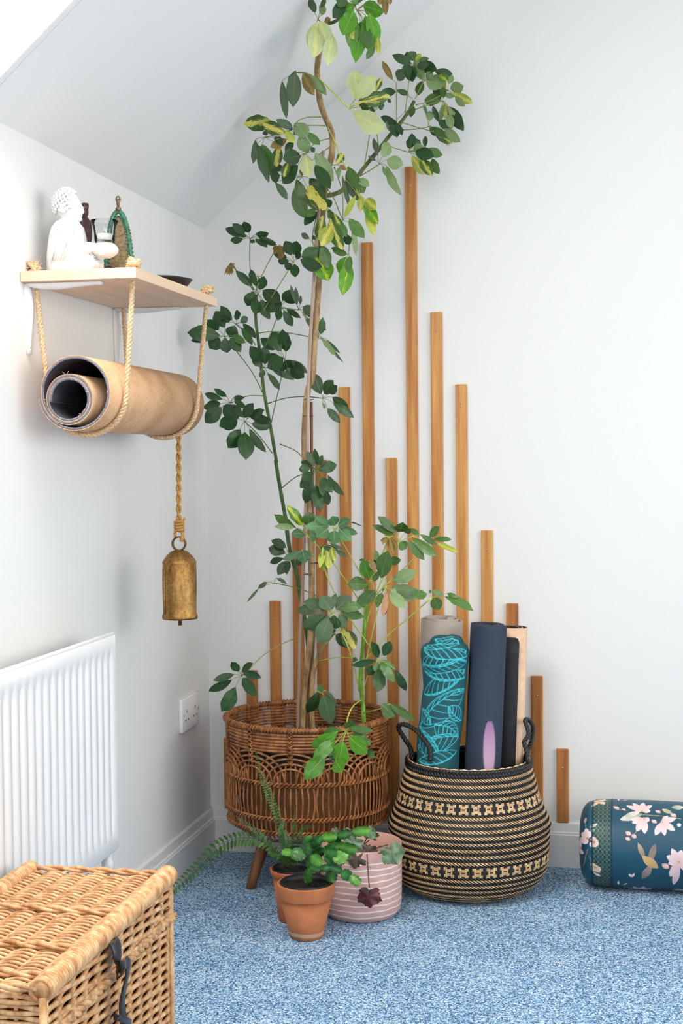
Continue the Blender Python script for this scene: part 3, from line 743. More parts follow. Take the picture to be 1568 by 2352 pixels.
mk('woven_bowl', join(*rows, lathe([(0, ZBASE), (.125, ZBASE), (.125, ZBASE+.004), (0, ZBASE+.004)], 40)), MAT['rattan_dark'], pl_, local=True, kind='stuff')
for i in range(4):
    a = math.radians(-148+90*i); d = Vector((math.cos(a), math.sin(a), 0))
    q = [d*.105+Vector((0, 0, ZBASE+.02)), d*.155]
    mk('leg', tube(resample(q, 5), [.017, .016, .0145, .013, .0115], 12), MAT['leg'], pl_, local=True)
# inner pot standing in the planter
ip = thing('inner_pot', 'brown textured plant pot with black liner inside the rattan planter', 'plant pot', (PX, PY, ZBASE+.004))
zt_, zb_ = pz(1700), ZBASE+.0045
mk('saucer', lathe([(0, 0), (.15, 0), (.165, .03), (.162, .03), (.148, .004), (0, .004)], 40, (0, 0, .0005)), MAT['greyplastic'], ip, local=True)
mk('textured_wall', lathe([(0, .006), (.142, .006), (.158, .05), (.168, zt_-zb_-.03), (.166, zt_-zb_-.028), (.15, .05), (0, .03)], 48), MAT['inner'], ip, local=True)
mk('black_liner', lathe([(.1655, zt_-zb_-.05), (.1705, zt_-zb_-.03), (.1715, zt_-zb_), (.165, zt_-zb_), (.160, zt_-zb_-.05)], 48), MAT['black'], ip, local=True)
def soil(r, z, c, n=14):
    V, F = [Vector((c[0], c[1], c[2]+z))], []
    for i in range(1, n+1):
        for k in range(32): a = 2*PI*k/32; V.append(Vector((c[0]+r*i/n*math.cos(a), c[1]+r*i/n*math.sin(a), c[2]+z+random.uniform(-.003, .003)*(r/.06)**.5)))
    for k in range(32): F.append((0, 1+k, 1+(k+1) % 32))
    for i in range(n-1):
        for k in range(32): k2 = (k+1) % 32; b = 1+i*32; F.append((b+k, b+32+k, b+32+k2, b+k2))
    return V, F
mk('soil', soil(.163, zt_-zb_-.02, (0, 0, 0)), MAT['soil'], ip, local=True)
ZSOIL = zt_-.02

# ------------------------------------------------------------------ schefflera plants
FR = {'A': (540, 0, 4.0), 'B': (800, 90, 5.2267), 'C': (550, 240, 4.6118), 'D': (430, 490, 3.92), 'E': (430, 680, 3.92), 'F': (560, 1020, 5.2267), 'G': (800, 1160, 5.2267), 'H': (640, 1280, 4.9), 'I': (470, 1480, 3.2)}
def pxy(f, x, y): a, b, s = FR[f]; return a+x/s, b+y/s
def inroom(p, m=.012):
    """pull a point towards the viewer until it is clear of sloping ceiling and walls"""
    for _ in range(60):
        if p.z < KNEE+SLOPE*p.x-m*1.4 and p.y < -m and p.x > m: return p
        p = p+(CAM-p).normalized()*.012
    return p
def FP(f, x, y, Y): return inroom(aty(*pxy(f, x, y), Y))
blades = []
for bi, (arch, fold, wav, sh_) in enumerate(((.10, .10, .0, 1.05), (.17, .14, .02, 1.2), (.04, .18, .03, .95), (.22, .06, .025, 1.1))):
    V, F = [], []; nl, nw = 9, 4
    for i in range(nl+1):
        t_ = i/nl; w = .5*max(0, math.sin(PI*min(1, t_)**sh_))**.72*(1 if t_ < .8 else 1-(t_-.8)*1.2)
        for k in range(nw+1):
            s = k/nw*2-1; V.append((t_, w*s, -arch*(2*t_-1)**2*.5+arch*.5-fold*(1-abs(s))*w*.5+wav*math.sin(t_*17+s*2)*abs(s)))
    for i in range(nl):
        for k in range(nw): a = i*(nw+1)+k; F.append((a, a+nw+1, a+nw+2, a+1))
    me = bpy.data.meshes.new('leaflet'); me.from_pydata(V, [], F); me.materials.append(LEAF['g'])
    me.polygons.foreach_set('use_smooth', [True]*len(F)); me.update(); blades.append(me)
def blade(parent, base, tip, w, m, tilt=None, name='leaflet', meshes=None, mats=None):
    X = tip-base; L = X.length*1.04; X = X.normalized(); c = (CAM-base).normalized()
    Z = (c-X*c.dot(X)).normalized(); ph = math.radians(random.uniform(-32, 32) if tilt is None else tilt)
    Z = Matrix.Rotation(ph, 3, X) @ Z; Yv = Z.cross(X)
    wd = 1.3*w/max(.6, math.cos(ph))
    M = Matrix(((X.x, Yv.x, Z.x), (X.y, Yv.y, Z.y), (X.z, Yv.z, Z.z))).to_4x4() @ Matrix.Diagonal((L, wd, L, 1))
    M.translation = base-LOC[parent]
    o = bpy.data.objects.new(name, random.choice(meshes or blades)); COL.objects.link(o); o.parent = parent; o.matrix_local = M
    o.material_slots[0].link = 'OBJECT'; o.material_slots[0].material = (mats or LEAF)[m]; LOC[o] = LOC[parent]
    return o
def leaf(plant, f, hub, Y, pet, leaflets, Ys=None, pm='petiole', dm='d', pr=.0013):
    """one compound leaf: petiole path from the stem to the hub, then the leaflets round it"""
    Ys = Y if Ys is None else Ys; H = FP(f, *hub, Y); tb = []
    if pet:
        q = [FP(f, x, y, Ys+(Y-Ys)*i/len(pet)) for i, (x, y) in enumerate(pet)]+[H]
        tb.append(tube(resample(q, 12), [pr*1.5]+[pr]*11, 5))
    items = []
    for e_ in leaflets:
        bx, by, tx, ty, w = e_[:5]; m = e_[5] if len(e_) > 5 else dm
        base = aty(*pxy(f, bx, by), Y+random.uniform(-.008, .008)); tip = aty(*pxy(f, tx, ty), Y+random.uniform(-.035, .02))
        base, tip = inroom(base), inroom(tip)
        if (base-H).length > .004: tb.append(tube([H, H.lerp(base, .5)+Vector((0, 0, .002)), base], .0007, 4))
        items.append((base, tip, w/FR[f][2]*mpp(base), m))
    if not tb: tb.append(tube([H, H+Vector((0, 0, .003))], .001, 4))
    o = mk('leaf', join(*tb), MAT[pm], plant)
    for it in items: blade(o, *it)
    return o
def stem(plant, path, r, mat, name='stem', sides=9, n=60, knots=0):
    q = resample([inroom(aty(x, y, Y)) for x, y, Y in path], n)
    rr = [r[0]+(r[1]-r[0])*i/(n-1) for i in range(n)]
    if knots: rr = [a*(1+.10*max(0, math.cos(i*2*PI*knots/n))**6+random.uniform(-.04, .04)) for i, a in enumerate(rr)]
    return mk(name, tube(q, rr, sides), MAT[mat], plant)
def fpath(lst): return [(*pxy(f, x, y), Y) for f, x, y, Y in lst]
BASE = Vector((PX, PY, ZSOIL))

# --- tall variegated plant
P1 = thing('tall_variegated_schefflera', 'tall umbrella plant with woody trunk and yellow variegated leaves', 'plant', BASE)
stem(P1, fpath([('H', 262, 1960, -.27), ('H', 290, 1500, -.27), ('H', 320, 1200, -.275), ('H', 355, 900, -.28), ('F', 815, 1600, -.28), ('F', 800, 1200, -.28), ('F', 780, 800, -.28), ('F', 735, 300, -.28), ('E', 1055, 1200, -.285), ('E', 1085, 850, -.29), ('D', 1125, 1500, -.29), ('D', 1145, 1150, -.3), ('D', 1165, 900, -.3), ('D', 1182, 650, -.305), ('C', 845, 1800, -.31), ('C', 870, 1350, -.315), ('C', 890, 1050, -.32), ('C', 905, 900, -.325), ('C', 940, 700, -.33), ('C', 975, 540, -.335), ('C', 985, 400, -.34), ('C', 970, 280, -.35), ('C', 900, 120, -.37), ('A', 780, 940, -.39), ('A', 765, 820, -.41), ('A', 752, 680, -.44), ('A', 760, 560, -.48), ('A', 790, 400, -.53), ('A', 835, 240, -.58), ('A', 850, 175, -.6)]), (.0078, .0066), 'bark', 'trunk', 10, 150, 34)
stem(P1, fpath([('C', 905, 970, -.32), ('C', 1000, 950, -.30), ('C', 1100, 900, -.27), ('C', 1250, 760, -.23), ('B', 180, 1550, -.2), ('B', 360, 1330, -.18), ('B', 500, 1150, -.165), ('B', 620, 1010, -.155), ('B', 720, 870, -.15), ('B', 790, 740, -.15)]), (.0058, .0042), 'bark_green', 'branch', 9, 40, 12)
stem(P1, fpath([('A', 850, 215, -.59), ('A', 900, 205, -.6), ('A', 960, 165, -.61), ('A', 1100, 40, -.63), ('A', 1240, -60, -.65)]), (.0042, .003), 'bark_green', 'branch')
T = lambda *a, **k: leaf(P1, *a, **k)
T('A', (1120, 95), -.64, [(1245, 0)], [(1095, 50, 905, 140, 110, 'b'), (1085, 100, 990, 315, 130, 'b'), (1100, 150, 1065, 445, 100, 'w'), (1170, 180, 1105, 560, 120, 'b'), (1195, 140, 1230, 470, 100, 'b'), (1230, 120, 1295, 400, 100, 'b'), (1280, 400, 1205, 540, 50, 'g'), (1310, 330, 1320, 495, 45, 'y'), (1170, 50, 1355, 115, 110, 'b'), (1080, 0, 1125, 45, 50, 'b'), (1010, 10, 897, 160, 90, 'd'), (1010, -40, 940, 60, 90, 'g'), (1150, 200, 1240, 440, 90, 'g')])
T('A', (1370, -40), -.62, [(1245, -10)], [(1370, -35, 1385, 135, 50, 'n'), (1350, -30, 1320, 40, 45, 'n'), (1390, -40, 1425, 40, 45, 'n')])
T('A', (760, 180), -.62, [(835, 240)], [(775, 195, 850, 405, 125, 'p'), (750, 200, 685, 440, 80, 'p'), (745, 230, 715, 525, 115, 'p'), (890, 310, 850, 590, 105, 'p'), (730, 120, 695, -20, 55, 'k'), (790, 140, 810, 30, 55, 's'), (790, 70, 830, -20, 35, 'k')])
T('A', (560, 670), -.50, [(740, 720), (650, 670)], [(545, 660, 530, 975, 110, 'k'), (430, 740, 470, 1080, 58, 'k'), (620, 670, 725, 870, 80, 'n'), (625, 668, 800, 830, 70, 's'), (690, 690, 835, 870, 65, 's'), (555, 645, 500, 790, 60, 'k')], Ys=-.45)
T('A', (1045, 1000), -.42, [(730, 680), (880, 830)], [(1100, 910, 1105, 650, 135, 'p'), (1105, 915, 1285, 710, 120, 'p'), (1075, 1020, 1370, 1190, 150, 'p'), (1110, 955, 1410, 880, 110, 'v'), (1140, 960, 1230, 1000, 50, 'd'), (1245, 980, 1265, 1040, 35, 'd'), (1280, 840, 1345, 715, 48, 'v'), (1330, 940, 1350, 1000, 40, 'd')], Ys=-.44, pm='petiole_y', pr=.002)
T('A', (545, 1240), -.42, [(790, 1075), (650, 1080), (560, 1130)], [(330, 1110, 85, 1145, 115, 'v'), (470, 1230, 255, 1140, 95, 'v'), (530, 1180, 380, 1100, 60, 'k'), (545, 1130, 660, 1260, 105, 's'), (590, 1250, 670, 1400, 95, 's'), (650, 1210, 775, 1325, 60, 'g'), (460, 1200, 540, 1310, 60, 'y'), (520, 1200, 470, 1110, 40, 'k')], Ys=-.38)
T('C', (265, 350), -.40, [(905, 225), (690, 225), (450, 300)], [(240, 420, 320, 740, 140, 'g'), (170, 370, 140, 620, 62, 'k'), (190, 420, 305, 810, 78, 'k'), (420, 440, 390, 655, 92, 'v'), (500, 370, 330, 450, 78, 'n'), (300, 320, 250, 290, 40, 'd'), (380, 340, 450, 440, 60, 'd')], Ys=-.37)
T('C', (700, 520), -.41, [(950, 360), (800, 410)], [(650, 540, 465, 575, 140, 'd'), (700, 540, 735, 760, 120, 'p'), (800, 510, 988, 805, 110, 's'), (800, 640, 955, 885, 105, 'd'), (620, 640, 465, 830, 120, 'd'), (520, 600, 470, 765, 75, 'v'), (480, 500, 570, 400, 60, 'd'), (760, 450, 790, 505, 40, 'd'), (540, 640, 500, 700, 60, 'd')], Ys=-.35)
T('C', (660, 765), -.39, [(950, 455), (830, 540), (720, 650)], [(600, 790, 680, 1000, 85, 'g'), (575, 890, 695, 1197, 125, 'g'), (710, 870, 908, 1110, 170, 'v'), (740, 780, 900, 970, 120, 'd'), (320, 750, 425, 755, 110, 'd'), (375, 820, 500, 1000, 62, 'k'), (350, 660, 470, 685, 62, 'd'), (660, 760, 640, 690, 25, 'n')], Ys=-.34)
T('C', (920, 1110), -.37, [(890, 1050)], [(820, 1130, 690, 1275, 75, 'd'), (800, 1110, 715, 1190, 72, 'g'), (880, 1170, 840, 1430, 98, 'v'), (950, 1200, 1090, 1530, 112, 'v'), (970, 1280, 862, 1490, 118, 'y'), (925, 1000, 955, 1090, 66, 'd'), (940, 1100, 1000, 1240, 62, 'g'), (1000, 1150, 1130, 1400, 75, 'v'), (800, 1400, 770, 1425, 40, 'd')], Ys=-.33)
T('C', (1090, 1225), -.36, [(1000, 660), (1080, 900), (1095, 1100)], [(1160, 1210, 1315, 1412, 95, 'g'), (1190, 1270, 1230, 1600, 48, 's'), (1110, 1200, 1225, 970, 52, 'y'), (1095, 1430, 1192, 1430, 85, 'd')], Ys=-.34)
T('C', (1095, 1225), -.355, [(920, 880), (1000, 1000), (1060, 1150)], [(1050, 1240, 1130, 1400, 70, 'g')], Ys=-.33)
T('C', (1270, 980), -.36, [(910, 190), (1010, 400), (1090, 600), (1190, 800)], [(1150, 650, 1250, 1010, 115, 'k'), (1140, 660, 1275, 900, 90, 'g'), (1270, 830, 1310, 940, 85, 's'), (1250, 780, 1365, 870, 70, 's'), (1290, 960, 1280, 1130, 65, 'y'), (1330, 1000, 1447, 1105, 92, 'y'), (1320, 1040, 1460, 1260, 95, 'w'), (1340, 1100, 1425, 1385, 80, 'y'), (1085, 750, 1160, 1080, 42, 'k')], Ys=-.36, pm='petiole_y', pr=.0016)
T('C', (1020, 640), -.35, [(960, 640)], [(1020, 630, 1098, 520, 72, 'v'), (1060, 660, 1050, 780, 40, 's'), (1060, 640, 1130, 690, 40, 'r')])
T('C', (790, 1510), -.35, [(815, 1180), (770, 1400)], [(740, 1420, 655, 1370, 48, 'k'), (850, 1530, 660, 1615, 105, 'd'), (640, 1650, 865, 1720, 110, 'd'), (800, 1610, 937, 1862, 160, 'w'), (880, 1490, 937, 1740, 100, 'g'), (830, 1500, 900, 1640, 90, 'd')], Ys=-.33)
T('C', (1150, 1590), -.35, [(1165, 1470)], [(1140, 1590, 975, 1520, 68, 'g'), (1140, 1610, 1070, 1800, 112, 'b'), (1160, 1660, 1090, 2012, 122, 'w'), (1165, 1600, 1150, 1780, 60, 'g')])
Yb = -.125
T('B', (575, 530), -.15, [(580, 1010), (577, 750)], [(530, 490, 405, 265, 60, 'n'), (595, 500, 650, 365, 100, 'k')])
T('B', (770, 710), -.14, [], [(570, 630, 385, 640, 80, 'd'), (580, 610, 720, 662, 55, 'd')])
T('B', (800, 345), Yb, [(680, 880), (710, 650), (730, 480)], [(760, 300, 532, 193, 85, 'd'), (790, 260, 735, 150, 100, 'g'), (720, 260, 700, 155, 60, 'd'), (790, 230, 905, 485, 100, 's'), (830, 270, 962, 232, 58, 'g'), (800, 250, 872, 180, 50, 'y'), (850, 310, 1055, 362, 115, 'd'), (750, 320, 770, 505, 115, 'd'), (690, 290, 720, 480, 95, 'd'), (820, 330, 960, 300, 80, 'k')], Ys=-.15)
T('B', (900, 510), -.13, [(800, 720), (850, 610)], [(930, 500, 1148, 545, 150, 's'), (880, 500, 840, 670, 82, 'g'), (1030, 385, 1242, 420, 78, 'd'), (1080, 420, 1185, 505, 82, 'w'), (860, 470, 900, 400, 50, 'g'), (930, 480, 1010, 400, 80, 's')], Ys=-.15)
T('B', (1190, 620), -.11, [(810, 790), (1000, 730)], [(1220, 600, 1377, 560, 115, 's'), (1200, 530, 1250, 435, 62, 's'), (1240, 640, 1482, 762, 88, 'y'), (1280, 680, 1397, 803, 62, 's'), (1150, 660, 1265, 690, 52, 's'), (1020, 540, 1100, 733, 75, 'd'), (1130, 570, 1140, 705, 64, 'g'), (1170, 600, 1120, 480, 60, 'y')], Ys=-.15)
T('B', (1130, 740), -.12, [(790, 850), (950, 790)], [(1110, 740, 918, 735, 112, 'g'), (1200, 810, 1375, 1092, 115, 'd'), (1190, 800, 1340, 1060, 70, 's'), (1160, 760, 1190, 990, 62, 'y'), (1200, 890, 1240, 1072, 82, 's'), (1140, 780, 1100, 990, 52, 's'), (1010, 800, 1080, 990, 52, 'd'), (1080, 980, 1225, 1072, 92, 'd')], Ys=-.15)
T('B', (960, 1050), -.125, [(650, 1090), (850, 1075)], [(970, 1060, 1072, 1142, 72, 'd'), (1000, 1050, 1235, 1245, 95, 'v'), (1150, 1070, 1338, 1228, 95, 's'), (1100, 1150, 1205, 1272, 42, 's'), (965, 990, 975, 868, 82, 's'), (940, 900, 900, 785, 32, 'k'), (1000, 1060, 1200, 1180, 70, 'g')], Ys=-.16)
T('B', (1060, 1120), -.12, [(640, 1000), (850, 1065)], [(1050, 1110, 1120, 1190, 40, 's')], Ys=-.155)
T('B', (715, 1355), -.13, [(500, 1290)], [(740, 1320, 762, 1138, 92, 'd'), (790, 1300, 855, 1215, 100, 'd'), (780, 1340, 893, 1278, 92, 's'), (920, 1300, 925, 1162, 46, 'd'), (800, 1350, 1020, 1405, 120, 'd'), (890, 1340, 1122, 1392, 92, 'g'), (1000, 1430, 1087, 1612, 84, 'g'), (760, 1390, 900, 1622, 95, 'y'), (870, 1430, 1000, 1642, 105, 'v')], Ys=-.18)
T('B', (370, 1500), -.22, [(110, 1660), (250, 1580)], [(400, 1410, 480, 1248, 112, 's'), (455, 1450, 648, 1510, 130, 's'), (450, 1515, 627, 1862, 82, 's'), (410, 1520, 460, 1642, 36, 's'), (330, 1460, 240, 1400, 32, 'k'), (350, 1410, 300, 1198, 52, 'k')], Ys=-.21)
T('B', (540, 1000), -.17, [(600, 1010)], [(590, 1010, 393, 935, 76, 'd'), (520, 1000, 580, 1177, 100, 'd'), (560, 1010, 637, 1152, 62, 'd'), (450, 990, 540, 1112, 62, 's'), (780, 800, 745, 932, 62, 'g')])
T('B', (300, 880), -.23, [(190, 1530), (255, 1140)], [(270, 810, 292, 890, 36, 'd'), (150, 770, 232, 842, 52, 'd'), (470, 720, 508, 762, 32, 'd'), (360, 800, 415, 835, 40, 'd')], Ys=-.21)
T('B', (330, 900), -.22, [(365, 1310), (345, 1140)], [(250, 800, 290, 850, 40, 'd')], Ys=-.19)

# --- dark green plant on the left
P2 = thing('dark_green_schefflera', 'slender umbrella plant with plain dark green leaves beside the shelf', 'plant', BASE+Vector((-.03, .01, 0)))
stem(P2, fpath([('H', 330, 1960, -.25), ('H', 330, 1500, -.25), ('H', 340, 1100, -.245), ('F', 720, 2050, -.24), ('F', 680, 1850, -.235), ('F', 630, 1550, -.23), ('F', 570, 1350, -.23), ('F', 530, 1150, -.225), ('F', 500, 900, -.22), ('F', 440, 560, -.22), ('F', 380, 200, -.22), ('E', 800, 1480, -.22), ('E', 745, 1160, -.22), ('E', 690, 860, -.22), ('E', 645, 450, -.22), ('E', 615, 200, -.22), ('D', 625, 730, -.22)]), (.0058, .0038), 'stem_dark', 'stem', 9, 90, 22)
U = lambda *a, **k: leaf(P2, *a, pm=k.pop('pm', 'petiole_d'), **k)
U('D', (565, 230), -.22, [(600, 690), (575, 620), (562, 420)], [(540, 215, 350, 140, 65), (520, 190, 410, 95, 60), (555, 175, 510, 78, 68), (615, 190, 730, 180, 50), (630, 200, 800, 265, 20, 'k'), (640, 215, 800, 285, 42), (610, 230, 718, 305, 42), (505, 230, 392, 245, 52), (565, 240, 605, 265, 32)])
U('D', (385, 460), -.23, [(595, 690), (440, 510)], [(378, 462, 335, 550, 16, 'n'), (380, 465, 355, 555, 16, 'n'), (384, 466, 376, 560, 16, 'n'), (388, 465, 397, 552, 16, 'n'), (392, 463, 412, 538, 16, 'n'), (390, 456, 430, 455, 18, 'n'), (386, 455, 402, 446, 14, 'n'), (395, 460, 437, 497, 18, 'n')])
U('D', (635, 730), -.23, [(620, 800)], [(580, 655, 440, 520, 58), (630, 665, 570, 510, 52), (650, 690, 690, 570, 72), (600, 700, 540, 830, 92), (625, 770, 600, 905, 82), (680, 690, 830, 800, 100), (720, 750, 840, 882, 92, 'k'), (660, 770, 740, 947, 66, 'k'), (700, 800, 790, 885, 72)])
U('D', (640, 572), -.23, [(620, 700)], [(640, 572, 612, 560, 6, 'y'), (640, 572, 630, 545, 6, 'y'), (640, 572, 665, 565, 6, 'y'), (640, 572, 655, 600, 6, 'y')])
U('D', (830, 290), -.24, [(615, 720), (665, 575), (775, 360)], [(820, 292, 770, 330, 34, 'n'), (822, 295, 785, 372, 34, 'n'), (828, 298, 812, 398, 34, 'n'), (832, 298, 840, 412, 34, 'n'), (838, 296, 862, 398, 34, 'n'), (840, 292, 872, 352, 34, 'n'), (830, 292, 850, 380, 30, 'n')], pm='petiole')
U('D', (955, 440), -.24, [(690, 870), (800, 690)], [(940, 380, 880, 253, 78), (960, 375, 985, 253, 88), (985, 415, 1012, 340, 42), (920, 430, 818, 430, 52), (930, 445, 893, 507, 62), (965, 455, 970, 572, 66), (900, 400, 780, 370, 42)], pm='petiole')
U('D', (840, 845), -.23, [(640, 1250), (695, 1210), (800, 960)], [(860, 790, 938, 690, 74), (880, 800, 1000, 745, 64), (830, 860, 815, 962, 56), (865, 870, 942, 1012, 62), (890, 855, 1017, 942, 42), (830, 850, 790, 800, 60)])
U('D', (1000, 870), -.25, [(840, 850)], [(985, 830, 930, 648, 26, 'k'), (990, 830, 975, 670, 32, 'k'), (1015, 820, 1020, 740, 26, 'k'), (1040, 840, 1135, 900, 72, 'k'), (1040, 870, 1190, 955, 42, 'k'), (1030, 880, 1080, 955, 20, 's')])
U('D', (1170, 1125), -.26, [(635, 1080), (750, 1065), (900, 1075)], [(1200, 1090, 1220, 940, 54, 't'), (1180, 1080, 1060, 930, 42, 'k'), (1200, 1110, 1340, 1290, 36, 's'), (1230, 1150, 1397, 1337, 24, 'k'), (1250, 1130, 1372, 1257, 24, 'k'), (1210, 1020, 1248, 1052, 22, 'k')], Ys=-.22)
U('D', (335, 1110), -.25, [(680, 1615), (560, 1395)], [(340, 1030, 255, 885, 92), (285, 1050, 165, 960, 72), (300, 1105, 12, 1075, 112), (290, 1120, 205, 1215, 105), (240, 1110, 40, 1145, 62), (335, 1120, 360, 1252, 88), (385, 1120, 478, 1244, 78), (400, 1100, 522, 1162, 58, 'g')], Ys=-.22)
U('D', (440, 1000), -.24, [(615, 1190), (560, 1110)], [(400, 965, 300, 838, 62), (445, 965, 445, 870, 44), (475, 980, 542, 938, 52), (430, 1010, 385, 1112, 92), (490, 1030, 582, 1182, 52), (500, 990, 612, 1122, 52), (380, 980, 310, 920, 62)], Ys=-.22)
U('E', (690, 645), -.24, [(660, 640)], [(700, 615, 690, 460, 88), (660, 600, 568, 455, 84), (670, 650, 668, 735, 46, 'k'), (665, 640, 585, 560, 50), (720, 650, 862, 560, 105), (770, 670, 957, 752, 42, 'k'), (720, 690, 827, 842, 46, 'k')])
U('E', (880, 580), -.235, [(755, 1140), (820, 850)], [(845, 500, 760, 330, 112), (890, 500, 860, 305, 92), (800, 480, 663, 385, 72), (860, 560, 735, 540, 62), (940, 580, 1077, 692, 52), (940, 600, 1047, 732, 100), (870, 590, 942, 650, 82), (900, 640, 942, 752, 72), (850, 630, 850, 712, 42)], Ys=-.22)
U('E', (385, 965), -.25, [(690, 900), (540, 900), (440, 945)], [(320, 930, 160, 880, 52), (355, 905, 245, 833, 42), (415, 915, 512, 917, 38), (420, 930, 525, 1000, 46), (300, 970, 148, 1002, 72), (310, 1000, 165, 1137, 105), (320, 990, 458, 1100, 105), (415, 975, 497, 1092, 52)], Ys=-.22)
U('E', (515, 1130), -.26, [(765, 1415), (640, 1250)], [(505, 1095, 592, 968, 74), (560, 1090, 692, 1030, 62), (570, 1090, 742, 1112, 58), (580, 1150, 757, 1172, 80), (450, 1110, 293, 1172, 108), (475, 1200, 368, 1362, 108), (515, 1225, 525, 1467, 118), (555, 1190, 702, 1397, 58, 'k')], Ys=-.22)
U('E', (1220, 920), -.30, [(720, 970), (880, 920), (1060, 905)], [(1205, 885, 1128, 698, 90), (1230, 880, 1312, 763, 84), (1280, 880, 1347, 808, 62), (1305, 910, 1447, 1012, 68), (1310, 960, 1492, 1092, 64), (1260, 1010, 1372, 1137, 58), (1215, 960, 1240, 1012, 20, 's')], Ys=-.22)
U('F', (860, 310), -.32, [(435, 0), (620, 80), (720, 180)], [(850, 270, 758, 93, 72, 'k'), (890, 260, 848, 58, 58), (910, 260, 940, 130, 46), (820, 270, 688, 215, 80), (800, 290, 663, 305, 84), (820, 340, 688, 430, 74), (830, 380, 678, 520, 95), (820, 430, 740, 697, 112), (860, 490, 915, 803, 118), (920, 400, 975, 642, 95, 'k'), (990, 560, 1015, 727, 74), (940, 400, 1057, 577, 95), (1000, 370, 1197, 612, 68, 'k'), (890, 310, 1107, 250, 112)], Ys=-.22)
U('F', (840, 330), -.31, [(450, 530), (600, 410), (700, 365)], [(830, 335, 720, 400, 60)], Ys=-.22)
U('F', (535, 1370), -.24, [(560, 1300)], [(510, 1240, 333, 1160, 84), (500, 1310, 303, 1248, 115), (480, 1370, 318, 1422, 64), (530, 1400, 408, 1562, 95), (540, 1400, 512, 1562, 62), (640, 1360, 682, 1452, 72)])
U('F', (360, 1670), -.30, [(900, 1830), (700, 1750), (520, 1700)], [(280, 1660, 168, 1727, 44, 'k'), (180, 1730, 38, 1892, 26, 'k'), (390, 1610, 512, 1682, 34, 'k')], Ys=-.28)
U('I', (270, 235), -.40, [(694, -58), (560, 0), (430, 80), (330, 180)], [(250, 200, 198, 130, 48), (270, 200, 352, 140, 40), (280, 205, 412, 245, 48), (215, 220, 68, 265, 44), (200, 260, 33, 342, 50), (225, 315, 123, 487, 84), (275, 245, 377, 377, 64)], Ys=-.28, pm='petiole')

# --- low bright plant
P3 = thing('low_bright_schefflera', 'low umbrella plant with bright green stem leaning over the planter rim', 'plant', BASE+Vector((.09, -.05, 0)))
stem(P3, fpath([('H', 960, 1900, -.30), ('H', 950, 1700, -.30), ('H', 935, 1560, -.30), ('H', 918, 1400, -.30), ('H', 930, 1200, -.30), ('H', 945, 1000, -.305), ('H', 965, 800, -.31), ('H', 980, 600, -.31), ('H', 1000, 400, -.31), ('H', 1005, 330, -.31)]), (.0058, .0042), 'stem_bright', 'stem', 9, 50, 9)
stem(P3, fpath([('H', 385, 1960, -.31), ('H', 370, 1700, -.31), ('H', 375, 1500, -.31), ('H', 392, 1280, -.31), ('H', 450, 1100, -.315), ('H', 500, 1010, -.32), ('H', 570, 900, -.325), ('H', 620, 850, -.33)]), (.0062, .005), 'bark', 'side_stem', 9, 40, 8)
Q = lambda *a, **k: leaf(P3, *a, pm=k.pop('pm', 'petiole_y'), dm=k.pop('dm', 'g'), **k)
Q('G', (600, 440), -.37, [(210, 1450), (280, 1200), (400, 900), (550, 600)], [(560, 370, 293, 245, 68), (575, 330, 358, 143, 88), (605, 325, 655, 212, 115), (670, 330, 745, 285, 62), (740, 280, 850, 362, 52), (860, 350, 1052, 477, 58), (760, 390, 1057, 612, 92), (715, 430, 907, 652, 88), (610, 450, 692, 522, 100)], Ys=-.31, pr=.0017)
Q('G', (490, 390), -.38, [(240, 970), (380, 640)], [(470, 400, 405, 470, 34, 'n'), (470, 395, 385, 430, 30, 'n'), (485, 400, 490, 520, 36, 'n'), (495, 405, 545, 582, 40, 'n'), (500, 400, 565, 560, 36, 'n'), (510, 395, 585, 500, 36, 'n'), (480, 395, 440, 350, 24, 'y'), (500, 385, 540, 370, 18, 'y')], Ys=-.31, pr=.0017)
Q('G', (1000, 430), -.36, [(400, 1000), (690, 735), (830, 600), (910, 520)], [(970, 380, 1092, 268, 78), (1020, 410, 1237, 412, 48), (1060, 455, 1312, 567, 52, 'y')], Ys=-.32)
Q('G', (430, 980), -.38, [(220, 1190), (330, 1080)], [(520, 910, 803, 800, 130, 's'), (510, 980, 837, 1032, 112, 's'), (500, 1020, 795, 1122, 120, 's'), (490, 1040, 667, 1232, 112, 's'), (390, 880, 475, 560, 150), (480, 680, 625, 658, 84), (460, 1040, 410, 1337, 62, 'r'), (400, 1050, 340, 1222, 74), (440, 1180, 440, 1312, 42)], Ys=-.31)
Q('G', (260, 900), -.34, [(235, 980)], [(260, 900, 170, 660, 125, 'b'), (330, 800, 250, 660, 64, 'r'), (350, 690, 318, 540, 52, 's'), (230, 960, 0, 950, 135), (300, 920, 352, 800, 62), (330, 1030, 90, 1202, 115), (300, 650, 350, 705, 40, 'd'), (200, 655, 130, 662, 24, 'd')], Ys=-.31)
Q('G', (1000, 1110), -.38, [(167, 1897), (470, 1568), (740, 1340)], [(940, 1060, 785, 1110, 95), (970, 1060, 987, 1022, 30), (1020, 1110, 1090, 1252, 115), (1150, 1090, 1018, 1025, 62, 's'), (1160, 1100, 1487, 1272, 88), (1180, 1060, 1312, 1112, 42)], Ys=-.31, pr=.0016)
Q('F', (750, 1085), -.38, [(1440, 1960), (1090, 1450), (890, 1230)], [(620, 1000, 372, 848, 84, 'g'), (600, 1000, 372, 985, 64, 's'), (710, 980, 523, 748, 98, 'w'), (770, 980, 770, 818, 125, 'g'), (740, 1080, 573, 1070, 92, 't'), (780, 1090, 875, 1112, 112, 't')], Ys=-.31, pr=.0016)
